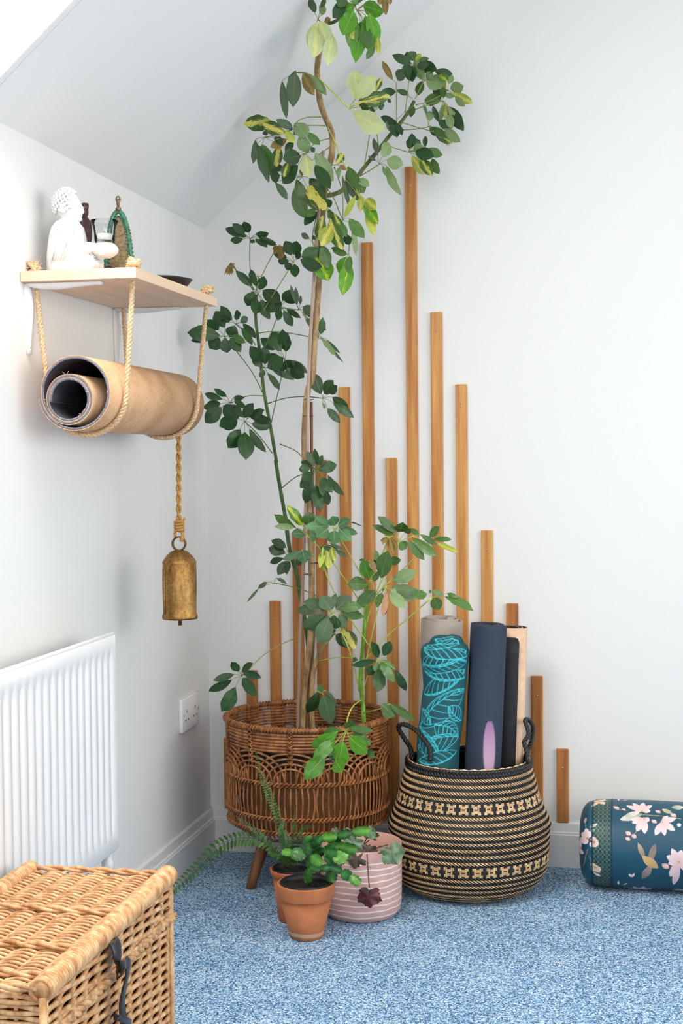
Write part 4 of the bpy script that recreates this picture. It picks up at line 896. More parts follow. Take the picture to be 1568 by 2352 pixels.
Q('F', (1090, 1030), -.40, [(1470, 1700), (1400, 1560), (1150, 1120)], [(1030, 980, 738, 992, 95, 't'), (1010, 1020, 878, 1115, 120, 't'), (1050, 960, 848, 868, 64, 't'), (1090, 980, 1060, 868, 112, 't'), (1130, 980, 1272, 908, 92, 't'), (1140, 990, 1357, 1075, 74, 't'), (1140, 1010, 1285, 1157, 115, 't'), (1080, 1040, 1090, 1200, 150, 't'), (1270, 940, 1422, 992, 15, 'k')], Ys=-.31)
Q('F', (990, 1215), -.40, [(1560, 2500), (1180, 1950), (980, 1540), (985, 1350)], [(960, 1240, 910, 1480, 62, 'y'), (975, 1240, 958, 1520, 62, 'w'), (1000, 1240, 1017, 1502, 70, 'y'), (1030, 1240, 1062, 1435, 62, 'w'), (950, 1235, 930, 1440, 50, 'w'), (1050, 1235, 1092, 1405, 60, 'y'), (900, 1235, 1120, 1262, 64, 'k'), (1030, 1190, 1222, 1270, 28, 'k'), (1100, 1270, 1232, 1352, 44, 'k')], Ys=-.31, pr=.0016)
Q('F', (700, 1275), -.37, [(850, 1340)], [(700, 1270, 742, 1417, 145, 't'), (690, 1280, 468, 1382, 66, 't')], Ys=-.31)
Q('H', (600, 640), -.42, [(905, 1500), (800, 1060)], [(540, 600, 213, 600, 105, 'k'), (530, 560, 288, 500, 115, 'k'), (590, 600, 480, 438, 132, 'k'), (640, 590, 803, 438, 132, 'k'), (670, 580, 935, 560, 95, 'g'), (700, 600, 947, 672, 95, 'g'), (530, 640, 288, 793, 145, 'k'), (570, 660, 458, 972, 155, 'k'), (620, 650, 640, 803, 115, 'd'), (680, 640, 742, 793, 95, 'k'), (600, 590, 640, 410, 60, 'k')], Ys=-.31, pr=.0017)
Q('H', (630, 840), -.34, [(610, 860)], [(720, 800, 852, 1024, 135, 'v'), (640, 870, 822, 1000, 112, 'd'), (650, 820, 450, 890, 84, 'd')])
Q('H', (1130, 1150), -.36, [(940, 1560), (1000, 1330), (1090, 1200)], [(1125, 1130, 1050, 958, 74, 'd'), (1180, 1110, 1252, 950, 92, 'd'), (1090, 1160, 823, 1215, 62, 'd'), (1110, 1180, 1110, 1302, 82), (1080, 1220, 1003, 1322, 92, 'd'), (1130, 1240, 1110, 1508, 118, 'd'), (1140, 1170, 1297, 1402, 84), (1160, 1155, 1312, 1262, 52), (1310, 1260, 1432, 1492, 74, 'd')], Ys=-.31)
Q('H', (480, 1530), -.38, [(420, 1500)], [(440, 1510, 328, 1742, 105, 'd'), (500, 1550, 590, 1862, 145, 'd'), (530, 1500, 650, 1662, 44, 'd'), (510, 1500, 440, 1450, 62)], Ys=-.31)
Q('H', (1165, 1700), -.38, [(960, 1750)], [(1150, 1650, 1302, 1793, 135), (1250, 1650, 1522, 1832, 76)], Ys=-.31)
Q('I', (1040, 640), -.535, [(1150, 410), (1090, 455), (1050, 540)], [(980, 640, 788, 750, 74, 'b'), (960, 700, 798, 837, 80, 'b'), (1000, 620, 880, 650, 50, 'g'), (880, 810, 738, 987, 100, 'b'), (1020, 710, 990, 872, 110, 'b'), (1060, 680, 1192, 797, 90, 'b'), (1090, 640, 1217, 742, 54, 'g'), (1060, 610, 1227, 632, 48, 'g'), (1040, 620, 1085, 558, 62, 'g'), (960, 850, 1010, 937, 84, 'b'), (1200, 770, 1242, 837, 44, 'g'), (930, 760, 880, 810, 62, 'd'), (960, 780, 930, 850, 60, 'd')], Ys=-.31, pr=.0018)
Q('H', (1165, 390), -.35, [(940, 1390), (1030, 950)], [(1160, 380, 1190, 330, 24)], Ys=-.31, pr=.0016)
Q('H', (880, 1140), -.36, [(460, 1165), (640, 1130), (800, 1130)], [(880, 1140, 830, 1180, 40, 'd')], Ys=-.31)

# --- bamboo canes tied to the trunk
def cane(label, path, r, mat):
    pp = [inroom(aty(x, y, Y)) for x, y, Y in fpath(path)]; q = resample(pp, 90); rr = []
    for i in range(90): rr.append(r*(1.12 if i % 15 == 0 else 1.0))
    o = mk('bamboo_cane', tube(q, rr, 9), MAT[mat], None, origin=q[0]); tag(o, label, 'cane', 'bamboo canes'); return o
cane('tall pale grey bamboo cane standing in front of the trunk', [('H', 212, 1960, -.295), ('H', 225, 1400, -.295), ('H', 240, 900, -.298), ('H', 265, 400, -.3), ('F', 705, 1700, -.3), ('F', 720, 1300, -.3), ('F', 735, 900, -.3), ('F', 750, 500, -.3), ('E', 1078, 1400, -.302), ('E', 1087, 1000, -.305), ('D', 1092, 1500, -.31), ('D', 1112, 1050, -.315), ('D', 1140, 600, -.325), ('C', 800, 1650, -.33), ('C', 825, 1300, -.335), ('C', 860, 850, -.345), ('C', 890, 490, -.355)], .0043, 'cane')
cane('shorter reddish brown bamboo cane behind the trunk', [('H', 312, 1960, -.262), ('H', 345, 1550, -.262), ('H', 380, 1100, -.262), ('H', 400, 700, -.262), ('F', 830, 1700, -.262), ('F', 830, 1200, -.262), ('F', 822, 600, -.265), ('F', 812, 100, -.265), ('E', 1118, 1250, -.268), ('E', 1115, 950, -.27)], .0040, 'cane_red')
for (f, x, y) in (('E', 1092, 932), ('E', 1090, 1080), ('F', 860, 1425), ('F', 760, 1560)):
    c = aty(*pxy(f, x, y), -.285)
    o = mk('wire_tie', tube([c+Vector((math.cos(a)*.0115, math.sin(a)*.02, .001*math.sin(3*a))) for a in [2*PI*i/16 for i in range(16)]], .0009, 5, closed=True), MAT['wire'], None, origin=c)
    tag(o, {('E', 932): 'dark wire tie round trunk and canes, upper one', ('E', 1080): 'dark wire tie round trunk and canes, just below the upper one', ('F', 1425): 'dark wire tie round the trunk beside the yellow bud', ('F', 1560): 'lowest dark wire tie round the trunk and canes'}[(f, y)], 'wire tie', 'wire ties')

# ------------------------------------------------------------------ pots on the floor
def pot(name, label, c, rr, rb, h, rimh, mat, nursery=True):
    t = thing(name, label, 'plant pot', c)
    mk('body', lathe([(0, 0), (rb-.003, 0), (rb, .003), (rr*.93-.002, h-rimh), (rr*.86, h-rimh), (rr*.86, h-.02), (0, h-.03)], 48), mat, t, local=True)
    mk('rim', lathe([(rr*.88, h-rimh-.001), (rr*.955, h-rimh), (rr*.97, h-rimh+.002), (rr, h-.003), (rr*.99, h), (rr*.92, h), (rr*.90, h-.02), (rr*.86, h-.02)], 48), mat, t, local=True)
    if nursery:
        n_ = mk('nursery_pot', lathe([(rr*.80, h-.03), (rr*.87, h-.012), (rr*.885, h+.002), (rr*.875, h+.003), (rr*.83, h-.008), (rr*.80, h-.03)], 48), MAT['black'], t, local=True)
    mk('soil', soil(rr*.84, h-.012, (0, 0, 0)), MAT['soil'], t, local=True)
    return t
FC = Vector((.4215, -.655, 0)); RC = Vector((.3655, -.548, 0)); KC = Vector((.513, -.472, 0))
pot('terracotta_pot', 'front terracotta pot with a pale lime ring round its foot', FC, .0655, .0375, .124, .032, MAT['terra'])
pot('terracotta_pot', 'orange terracotta pot of the fern, half hidden behind the front pot', RC, .054, .034, .122, .012, MAT['terra2'])
pk = thing('pink_pot', 'pink ceramic pot with wavy white stripes', 'plant pot', KC)
mk('outside', lathe([(0, 0), (.072, 0), (.082, .004), (.091, .016), (.0945, .035), (.0955, .08), (.0955, .168), (.0945, .171)], 56, (0, 0, 0), lambda a, k: .003*math.sin(2*a+.4)), MAT['pink'], pk, local=True)
mk('inside', lathe([(.0945, .171), (.0925, .170), (.0915, .12), (.088, .06), (0, .055)], 56, (0, 0, 0), lambda a, k: .003*math.sin(2*a+.4)), MAT['pink_in'], pk, local=True)
mk('soil', soil(.088, .062, (0, 0, 0)), MAT['soil'], pk, local=True)
FR['J'] = (380, 1700, 2.7034)

# --- fern
fern = thing('fern', 'small sword fern with one frond arching low to the left', 'plant', RC+Vector((0, 0, .112)))
def frond(path, w0, up=1.0, n=34, tipw=.25, seedrot=0):
    q = resample([aty(*pxy('J', x, y), Y) for x, y, Y in path], n); fr = frames(q)
    V, F = tube(q, [.0011*(1-.7*i/n) for i in range(n)], 4); V = list(V); F = list(F)
    for i in range(2, n):
        s = i/n; w = w0*(.35+.65*min(1, s*4))*(1-(1-tipw)*max(0, (s-.55)/.45))
        T = (q[min(i+1, n-1)]-q[i-1]).normalized(); c = (CAM-q[i]).normalized(); side = T.cross(c).normalized()
        for sg in (-1, 1):
            d = (side*sg+T*.35+c*random.uniform(-.2, .45)+Vector((0, 0, .15*up))).normalized(); b = q[i]
            wd = T*(w*.22); dr = Vector((0, 0, -.12*w)); k = len(V)
            V += [b, b+d*w*.35+wd, b+d*w*.35-wd*.9, b+d*w*.75+wd*.8+dr, b+d*w*.75-wd*.7+dr, b+d*w+dr*2]
            F += [(k, k+2, k+1), (k+1, k+2, k+4, k+3), (k+3, k+4, k+5)]
    mk('frond', (V, F), MAT['fern'], fern)
frond([(770, 800, -.56), (720, 560, -.57), (660, 380, -.57), (600, 230, -.56), (560, 60, -.55)], .0120, n=40)
frond([(745, 790, -.56), (680, 690, -.58), (600, 625, -.58), (500, 605, -.57), (400, 620, -.56), (300, 675, -.56), (200, 780, -.57), (120, 860, -.58), (45, 925, -.59)], .021, 1.6, 32, .6)
frond([(735, 790, -.55), (660, 660, -.57), (590, 590, -.57), (520, 530, -.56), (440, 470, -.55)], .010, 1.0, 30)
frond([(775, 795, -.55), (790, 640, -.56), (795, 540, -.56), (805, 440, -.55)], .007, 1.0, 26)
frond([(790, 790, -.55), (820, 640, -.56), (850, 550, -.56), (925, 535, -.57)], .008, 1.0, 26)
frond([(755, 795, -.56), (730, 650, -.58), (715, 560, -.58), (735, 500, -.57)], .010, 1.0, 26)
frond([(760, 795, -.57), (700, 720, -.6), (655, 690, -.61), (640, 640, -.61)], .010, 1.0, 22)
frond([(780, 800, -.57), (760, 700, -.59), (760, 620, -.59), (740, 560, -.58)], .010, 1.0, 22)
frond([(790, 795, -.55), (860, 700, -.55), (880, 650, -.54), (905, 590, -.53)], .008, 1.0, 22)
frond([(765, 800, -.58), (740, 740, -.61), (700, 720, -.62), (680, 740, -.62)], .009, 1.0, 18)

# --- holiday cactus with flat segments
cac = thing('segmented_cactus', 'arching cactus with flat glossy segments in the front terracotta pot', 'plant', FC+Vector((0, 0, .112)))
seg = []
for bi in range(2):
    V, F = [], []
    W_ = [(0, .10), (.12, .34), (.24, .46), (.30, .40), (.44, .50), (.56, .48), (.62, .42), (.78, .46), (.90, .34), (1, .16)]
    for t_, w in W_:
        for s in (-1, 0, 1): V.append((t_, s*w, .05*(1-abs(s))+(.06 if bi else .02)*math.sin(PI*t_)))
    for i in range(len(W_)-1):
        for k in range(2): a = i*3+k; F.append((a, a+3, a+4, a+1))
    n_ = len(V); V += [(x, y, z-.035) for x, y, z in V]; F += [tuple(v+n_ for v in reversed(f)) for f in F]
    for i in range(len(W_)-1):
        for k in (0, 2): a = i*3+k; F.append((a, a+n_, a+3+n_, a+3))
    me = bpy.data.meshes.new('segment'); me.from_pydata(V, [], F); me.materials.append(MAT['cactus']); me.polygons.foreach_set('use_smooth', [True]*len(F)); seg.append(me)
CM = {'d': MAT['cactus'], 'b': MAT['cactus_b']}
for (bx, by, tx, ty, w, m, Y) in [(880, 895, 890, 800, 46, 'd', -.655), (890, 800, 905, 715, 50, 'd', -.655), (905, 715, 890, 640, 56, 'd', -.65), (890, 640, 870, 600, 60, 'd', -.65), (910, 670, 965, 600, 50, 'd', -.65),
    (965, 605, 1060, 600, 52, 'b', -.65), (1060, 600, 1150, 575, 48, 'd', -.645), (1150, 575, 1265, 560, 50, 'b', -.64), (905, 720, 965, 770, 62, 'b', -.68), (870, 720, 780, 700, 66, 'd', -.66), (790, 705, 725, 690, 40, 'b', -.66),
    (910, 715, 990, 680, 48, 'd', -.66), (985, 690, 1070, 655, 50, 'b', -.66), (1065, 655, 1185, 680, 56, 'b', -.66), (985, 700, 1060, 700, 60, 'd', -.67), (1055, 700, 1115, 750, 80, 'b', -.67), (1000, 690, 1040, 770, 60, 'd', -.67),
    (895, 790, 960, 800, 42, 'd', -.67), (955, 800, 1030, 790, 38, 'd', -.675), (1025, 790, 1095, 815, 40, 'd', -.68), (1090, 820, 1150, 850, 58, 'd', -.685), (1145, 845, 1205, 895, 52, 'b', -.69), (1030, 800, 1030, 880, 62, 'd', -.66), (1010, 640, 1090, 640, 50, 'd', -.64), (1085, 640, 1150, 720, 56, 'd', -.65)]:
    b_, t2 = aty(*pxy('J', bx, by), Y), aty(*pxy('J', tx, ty), Y-random.uniform(-.006, .01))
    blade(cac, b_, t2, w/2.7034*mpp(b_)*.98, m, random.uniform(-35, 35), 'segment', seg, CM)

# --- begonia in the pink pot
beg = thing('trailing_begonia', 'begonia with lobed dark leaves, one hanging down the pink pot', 'plant', KC+Vector((0, 0, .063)))
lob = []
for bi in range(2):
    V, F = [(.42, 0, .06)], []
    N = 36
    for i in range(N):
        a = 2*PI*i/N; r = .50*(1+.10*math.cos(5*a)+.06*math.sin(11*a+bi)+.05*math.sin(17*a))*(1-.35*max(0, math.cos(a-PI))**8)
        V.append((.42+r*math.cos(a), r*math.sin(a), .09*math.sin(5*a+bi)-.06))
    for i in range(N): F.append((0, 1+i, 1+(i+1) % N))
    me = bpy.data.meshes.new('lobed_leaf'); me.from_pydata(V, [], F); me.materials.append(MAT['begonia_dark']); me.polygons.foreach_set('use_smooth', [True]*len(F)); lob.append(me)
BMt = {'d': MAT['begonia_dark'], 'm': MAT['begonia_maroon'], 's': MAT['begonia_silver']}
root = KC+Vector((-.02, 0, .063))
for (bx, by, tx, ty, w, m, Y) in [(1265, 620, 1275, 540, 95, 's', -.47), (1380, 650, 1440, 770, 135, 's', -.575), (1270, 650, 1255, 735, 105, 'd', -.54), (1200, 690, 1170, 795, 110, 'd', -.565), (1180, 600, 1150, 690, 115, 's', -.54),
    (1265, 915, 1262, 1042, 132, 'm', -.585), (1370, 700, 1390, 770, 70, 's', -.57), (1080, 560, 1040, 600, 70, 's', -.5), (1160, 560, 1130, 610, 90, 's', -.51), (1080, 690, 1050, 790, 80, 'd', -.56), (1290, 560, 1240, 590, 80, 's', -.5)]:
    b_, t2 = aty(*pxy('J', bx, by), Y), aty(*pxy('J', tx, ty), Y-.01)
    if m == 'm': path = [root, aty(*pxy('J', 1240, 690), -.53), aty(*pxy('J', 1252, 740), -.575), aty(*pxy('J', 1258, 830), -.583), b_]
    else: path = [root, (root+b_)/2+Vector((0, 0, .03)), b_]
    lf = mk('leaf_stalk', tube(resample(path, 12), .0013, 5), MAT['begonia_dark'], beg)
    blade(lf, b_, t2, w/2.7034*mpp(b_)*.85, m, random.uniform(-20, 20), 'lobed_leaf', lob, BMt)

# ------------------------------------------------------------------ woven seagrass basket
BC = Vector((.740, -.228, 0))
bk = thing('seagrass_basket', 'round belly basket woven in black and natural stripes with braided handles', 'basket', BC)
prof_b = [(.1500, .322), (.1570, .300), (.1640, .270), (.1740, .230), (.1880, .195), (.1975, .172), (.1995, .166), (.1970, .160), (.1975, .130), (.1955, .090), (.1880, .055), (.1720, .026), (.1500, .010), (.1250, .0015)]
def bprof(d):
    acc = 0
    for (r0, z0_), (r1, z1_) in zip(prof_b, prof_b[1:]):
        L_ = math.hypot(r1-r0, z1_-z0_)
        if d <= acc+L_: k = (d-acc)/L_; return r0+(r1-r0)*k, z0_+(z1_-z0_)*k
        acc += L_
    return prof_b[-1]
TOT = sum(math.hypot(a[0]-b[0], a[1]-b[1]) for a, b in zip(prof_b, prof_b[1:]))
rows = []
H1 = .0074
X5 = ['110011', '111111', '011110', '010010', '011110', '111111', '110011']
def motif(): rows.extend([('b', H1*.9)]+[(X5[k], .0034) for k in range(7)]+[('b', H1*.9)])
HB, HN = H1*1.22, H1*.86
rows += [('b', H1*.6)]
for k in range(4): rows += [('n', HN), ('b', HB)]
rows.pop(); motif()
for k in range(5): rows += [('n', HN), ('b', HB)]
for k in range(3): rows += [('t', HN), ('b', HB)]
rows.pop(); motif()
while sum(h for _, h in rows) < TOT-.004: rows += [('t', HN), ('b', HB)]
V, F, Mi = [], [], []; d = .012; wob = lambda a, z: 1+.008*math.sin(2*a+1.3)+.005*math.sin(5*a+z*40)
for ri, (kind_, hh) in enumerate(rows):
    if d+hh > TOT: break
    one = len(kind_) == 1; NC = 132 if one else 288
    for c in range(NC):
        sl_ = 1.1 if one else 0
        if one: mi = {'b': 0, 'n': 1, 't': 2}[kind_]
        else: p_ = c % 8; mi = (2 if d > TOT*.5 else 1) if p_ < 6 and kind_[p_] == '1' else 0
        if mi and random.random() < .3: mi = 3-mi
        k = len(V); lift = .0005 if mi else .0
        for (cc, dd, bu) in ((.04, .0, 0), (.96, 0, 0), (.96, 1, 0), (.04, 1, 0), (.5, .5, .0024), (.5, .12, .0018), (.5, .88, .0018)):
            off = (dd-.5)*sl_; zig = 0 if not one else .38*(cc-.5)
            a = 2*PI*(c+cc+off)/NC+.5; ex = .10*(1 if dd == 1 else -1 if dd == 0 else 0)
            r, z = bprof(max(0, min(TOT, d+(dd+ex+zig)*hh))); w_ = wob(a, z)
            V.append(((r*w_+bu+lift)*math.cos(a), (r*w_+bu+lift)*math.sin(a), z))
        F += [(k, k+5, k+4), (k, k+1, k+5), (k+1, k+4, k+5), (k+1, k+2, k+4), (k+2, k+6, k+4), (k+2, k+3, k+6), (k+3, k+4, k+6), (k+3, k, k+4)]; Mi += [mi]*8
    d += hh
mk('woven_strands', (V, F, Mi), [MAT['sea_black'], MAT['sea_nat'], MAT['sea_nat2']], bk, local=True, kind='stuff')
inn = [(r-.001, z) for r, z in prof_b]
mk('inner_wall', lathe([(r-.0035, z) for r, z in prof_b]+[(0, .0015)], 72, (0, 0, 0), lambda a, k: wob(a, inn[min(k, 13)][1])-1), MAT['sea_black'], bk, local=True)
br_ = []
for s in range(3):
    q = []
    for i in range(420):
        a = 2*PI*i/420; b = a*38+s*2*PI/3; r = .1515*wob(a, .31)+.0034*math.sin(2*b); q.append(Vector((r*math.cos(a), r*math.sin(a), .3165+.0075*math.sin(b))))
    br_.append(tube(q, .0044, 5, closed=True))
mk('braided_rim', join(*br_), MAT['sea_black'], bk, local=True)
mk('top_edge', tube([Vector((.1495*wob(a, .31)*math.cos(a), .1495*wob(a, .31)*math.sin(a), .3265+.0012*math.sin(a*40))) for a in [2*PI*i/160 for i in range(160)]], .0022, 5, closed=True), MAT['sea_nat'], bk, local=True)
FR['K'] = (880, 1380, 3.2667)
def KP(x, y, Y): return aty(*pxy('K', x, y), Y)
mk('handle', rope([KP(215, 1190, -.275), KP(205, 1110, -.27), KP(150, 1020, -.268), KP(112, 950, -.27), KP(150, 925, -.285), KP(230, 960, -.305), KP(300, 1030, -.325), KP(350, 1110, -.345), KP(350, 1200, -.352)], .0062, .03, 3, 6, 8), MAT['sea_black'], bk)
mk('handle', rope([KP(1085, 1215, -.27), KP(1075, 1130, -.262), KP(1058, 1060, -.25), KP(1090, 1000, -.235), KP(1065, 900, -.22), KP(1095, 900, -.2), KP(1122, 950, -.19), KP(1112, 1050, -.19), KP(1085, 1120, -.19), KP(1080, 1190, -.195)], .0060, .03, 3, 6, 8), MAT['sea_black'], bk)

# ------------------------------------------------------------------ vertex painting helpers
def setpaint(o, rgb):
    a = o.data.color_attributes.new('paint', 'FLOAT_COLOR', 'POINT'); n_ = len(o.data.vertices)
    c = np.ones((n_, 4), np.float32); c[:, :3] = rgb; a.data.foreach_set('color', c.ravel())
class Canvas:
    def __init__(s, U, Vv, base):
        s.u, s.v = U, Vv; s.c = np.zeros((len(U), 3)); s.c[:] = lin(base)
    def put(s, m, col, idx=slice(None)):
        m = np.clip(m, 0, 1)[:, None]; s.c[idx] = s.c[idx]*(1-m)+np.array(lin(col))*m
    def near(s, pts, pad):
        p = np.array(pts); lo, hi = p.min(0)-pad, p.max(0)+pad
        return np.nonzero((s.u > lo[0]) & (s.u < hi[0]) & (s.v > lo[1]) & (s.v < hi[1]))[0]
    def local(s, p0, p1, idx):
        d = np.array(p1)-np.array(p0); L = np.hypot(*d)+1e-9; d = d/L; u, v = s.u[idx], s.v[idx]
        return ((u-p0[0])*d[0]+(v-p0[1])*d[1])/L, -(u-p0[0])*d[1]+(v-p0[1])*d[0], L
    def lens(s, p0, p1, w, col, col2=None, aa=.0006, blunt=.8):
        idx = s.near((p0, p1), w+aa); t_, y, L = s.local(p0, p1, idx); k = (t_ > 0) & (t_ < 1); tt = np.clip(t_, 0, 1)
        hw = .5*w*np.sin(PI*tt**1.05)**blunt; m = np.clip(np.where(k, (hw-np.abs(y))/aa+.5, 0), 0, 1)
        s.put(m, col, idx)
        if col2: s.put(m*(tt**1.4)*.9, col2, idx)
    def line(s, pts, w, col, aa=.0006, w1=None):
        w1 = w if w1 is None else w1; n_ = len(pts); idx = s.near(pts, w+aa); best = np.full(len(idx), 9.0)
        for i in range(n_-1):
            t_, y, L = s.local(pts[i], pts[i+1], idx); tt = np.clip(t_, 0, 1); dx = (t_-tt)*L
            ww = w+(w1-w)*(i+tt)/(n_-1); best = np.minimum(best, np.hypot(dx, y)-ww*.5)
        s.put(.5-best/aa, col, idx)
    def dot(s, p, r, col, aa=.0006):
        idx = s.near([p], r+aa); s.put((r-np.hypot(s.u[idx]-p[0], s.v[idx]-p[1]))/aa+.5, col, idx)

# ------------------------------------------------------------------ rolled mats in the basket
def axis(xt, yt, Yt, xb, yb, Yb, zend=.02):
    a = KP(xt, yt, Yt); b = KP(xb, yb, Yb); d = (b-a); return a, a+d*((zend-a.z)/d.z)
gm = thing('greige_rolled_mat', 'plain greige rolled mat at the back of the basket', 'yoga mat', BC+Vector((-.06, .09, .02)), 'rolled mats in the basket')
a, b = axis(432, 130, -.178, 400, 1140, -.180)
o_, i_ = roll(b, a, 0.032, .0575, 2.35, .005, -.9, 40, -.012, 2)
fixn(mk('outer_layer', o_, MAT['greige'], gm)); fixn(mk('inner_layer', i_, MAT['greige'], gm))
tm = thing('tan_black_rolled_mat', 'tan rolled mat with a black flap, rightmost in the basket', 'yoga mat', BC+Vector((.1, .03, .02)), 'rolled mats in the basket')
a, b = axis(955, 195, -.170, 925, 1150, -.172)
o_, i_ = roll(b, a, .020, .0445, 2.2, .0045, .15, 40, 0, 2)
fixn(mk('tan_layer', o_, MAT['tan_mat'], tm)); fixn(mk('inner_layer', i_, MAT['black_mat'], tm))
V, F = [], []; ax = (a-b); Lx = ax.length; ax.normalize(); u_ = Vector((1, 0, 0)); u_ = (u_-ax*u_.dot(ax)).normalized(); w_ = ax.cross(u_)
n1, n2 = 24, 14
for i in range(n1+1):
    an = math.radians(-170+112*i/n1)
    for j in range(n2+1):
        ed = (1-i/n1)*math.radians(112)*.048; top = Lx-.021
        cr = .012; e2 = (n1-i)/n1*math.radians(112)*.048
        if e2 < cr: top -= cr-math.sqrt(max(0, cr*cr-(cr-e2)**2))
        for r in (.0462, .0490): V.append(b+ax*(top*j/n2)+(u_*math.cos(an)+w_*math.sin(an))*r)
for i in range(n1):
    for j in range(n2):
        p = (i*(n2+1)+j)*2; q2 = p+(n2+1)*2
        F += [(p, q2, q2+2, p+2), (p+1, p+3, q2+3, q2+1)]
for i in range(n1): p = (i*(n2+1)+n2)*2; q2 = p+(n2+1)*2; F.append((p, p+1, q2+1, q2)); p = (i*(n2+1))*2; q2 = p+(n2+1)*2; F.append((p, q2, q2+1, p+1))
for i in (0, n1):
    for j in range(n2): p = (i*(n2+1)+j)*2; F.append((p, p+1, p+3, p+2))
fixn(mk('black_flap', (V, F), MAT['black_mat'], tm))
nm = thing('navy_rolled_mat', 'dark navy rolled mat with a purple petal print', 'yoga mat', BC+Vector((.04, -.03, .02)), 'rolled mats in the basket')
a, b = axis(787, 172, -.255, 745, 1180, -.255)
o_, i_ = roll(b, a, 0.018, .0478, 3.0, .0055, -.2, 150, .0, 130)
V, F = o_; on = fixn(mk('outer_layer', o_, MAT['navy'], nm)); fixn(mk('inner_layer', i_, MAT['black_mat'], nm))
on.data.materials[0] = MAT['navy']
pv = np.array([tuple(p) for p in V]); ax = (a-b); Lx = ax.length; axn = np.array(ax/Lx); rel = pv-np.array(b); hgt = rel@axn
c0 = np.array(b); rad_ = rel-np.outer(hgt, axn); ang = np.arctan2(rad_[:, 0], -rad_[:, 1])   # 0 faces the viewer
rr_ = np.hypot(rad_[:, 0], rad_[:, 1]); cv = Canvas(ang*.0478, hgt, (54, 66, 86))
pt_ = KP(850, 895, -.28); pb_ = KP(870, 1200, -.28)
ht = (np.array(pt_)-c0)@axn; hb = (np.array(pb_)-c0)@axn
outer = rr_ > .0445
save = cv.c.copy(); cv.lens((.024, hb-.05), (.0185, ht), .031, (232, 200, 222), (168, 104, 166), .004, .45); cv.c[~outer] = save[~outer]
setpaint(on, cv.c)
# teal towel roll with line-drawn leaves
tl = thing('teal_leaf_print_roll', 'rolled teal mat towel with turquoise leaf line print', 'yoga mat', BC+Vector((-.08, -.06, .02)), 'rolled mats in the basket')
ctl = [(1600, 410, 150), (1140, 410, 160), (1000, 420, 160), (850, 440, 160), (650, 460, 160), (500, 460, 176), (420, 462, 186), (370, 464, 184), (340, 466, 172), (322, 470, 150), (312, 474, 128), (290, 478, 122), (272, 482, 104), (262, 484, 70), (258, 485, 0)]
YT = -.285
rings_ = [(KP(cx, cy, YT), r/3.2667*.00107) for cy, cx, r in ctl]
na, nh = 300, 300; V, F = [], []
hs = [p.z for p, r in rings_]; cum = [0]
for (p, r), (p2, r2) in zip(rings_, rings_[1:]): cum.append(cum[-1]+math.hypot((p2-p).length, r2-r))
uu, vv = [], []
for j in range(nh+1):
    d = cum[-1]*j/nh; k = max(i for i in range(len(cum)-1) if cum[i] <= d+1e-9); t_ = min(1, (d-cum[k])/(cum[k+1]-cum[k]))
    c = rings_[k][0].lerp(rings_[k+1][0], t_); r = rings_[k][1]*(1-t_)+rings_[k+1][1]*t_
    for i in range(na):
        an = 2*PI*i/na; rr = r*(1+.025*math.sin(2*an+d*20)+.012*math.sin(5*an-d*55)); V.append((c.x+rr*math.sin(an), c.y-rr*math.cos(an), max(.004, c.z)+ .0015*math.sin(3*an)*(r > .01)))
        uu.append(((an+PI) % (2*PI)-PI)*.052); vv.append(d)
for j in range(nh):
    for i in range(na): i2 = (i+1) % na; F.append((j*na+i, j*na+i2, (j+1)*na+i2, (j+1)*na+i))
ot = mk('towel_roll', (V, F), MAT['teal'], tl)
cv = Canvas(np.array(uu), np.array(vv), (26, 88, 96)); TQ = (70, 200, 214)
def tleaf(p0, p1, w, nv=6, side=1, lw=.0016):
    p0, p1 = np.array(p0), np.array(p1); d = p1-p0; nrm = np.array((-d[1], d[0]))
    cv.lens(tuple(p0), tuple(p1), w*1.0, (22, 84, 92))
    pts_ = [tuple(p0+d*t_+nrm*.12*side*math.sin(PI*t_)) for t_ in np.linspace(0, 1, 8)]; cv.line(pts_, lw*1.7, TQ, w1=lw*.8)
    un = nrm/np.hypot(*nrm)
    for sg in (-1, 1):
        ed = [tuple(p0+d*t_+un*sg*.5*w*math.sin(PI*t_)**.8) for t_ in np.linspace(0, 1, 10)]; cv.line(ed, lw, TQ)
        for k in range(1, nv+1):
            t0 = k/(nv+1.2); b0 = p0+d*t0+nrm*.12*side*math.sin(PI*t0); t1 = min(1, t0+.24); e1 = p0+d*t1+un*sg*.47*w*math.sin(PI*t1)**.8
            mid = (b0+e1)/2+un*sg*.08*w; cv.line([tuple(b0), tuple(mid), tuple(e1)], lw*1.25, TQ, w1=lw*.6)
zv = lambda y: cum[-1]-( (y-258)/3.2667*.00107 )*1.0 if False else None
def hv(y):   # height along the roll for a row of the photograph's crop
    for (y0_, _, _), (y1_, _, _), c0_, c1_ in zip(ctl, ctl[1:], cum, cum[1:]):
        if y1_ <= y <= y0_: return c0_+(c1_-c0_)*(y0_-y)/(y0_-y1_)
    return cum[-1]
S_ = .00107/3.2667
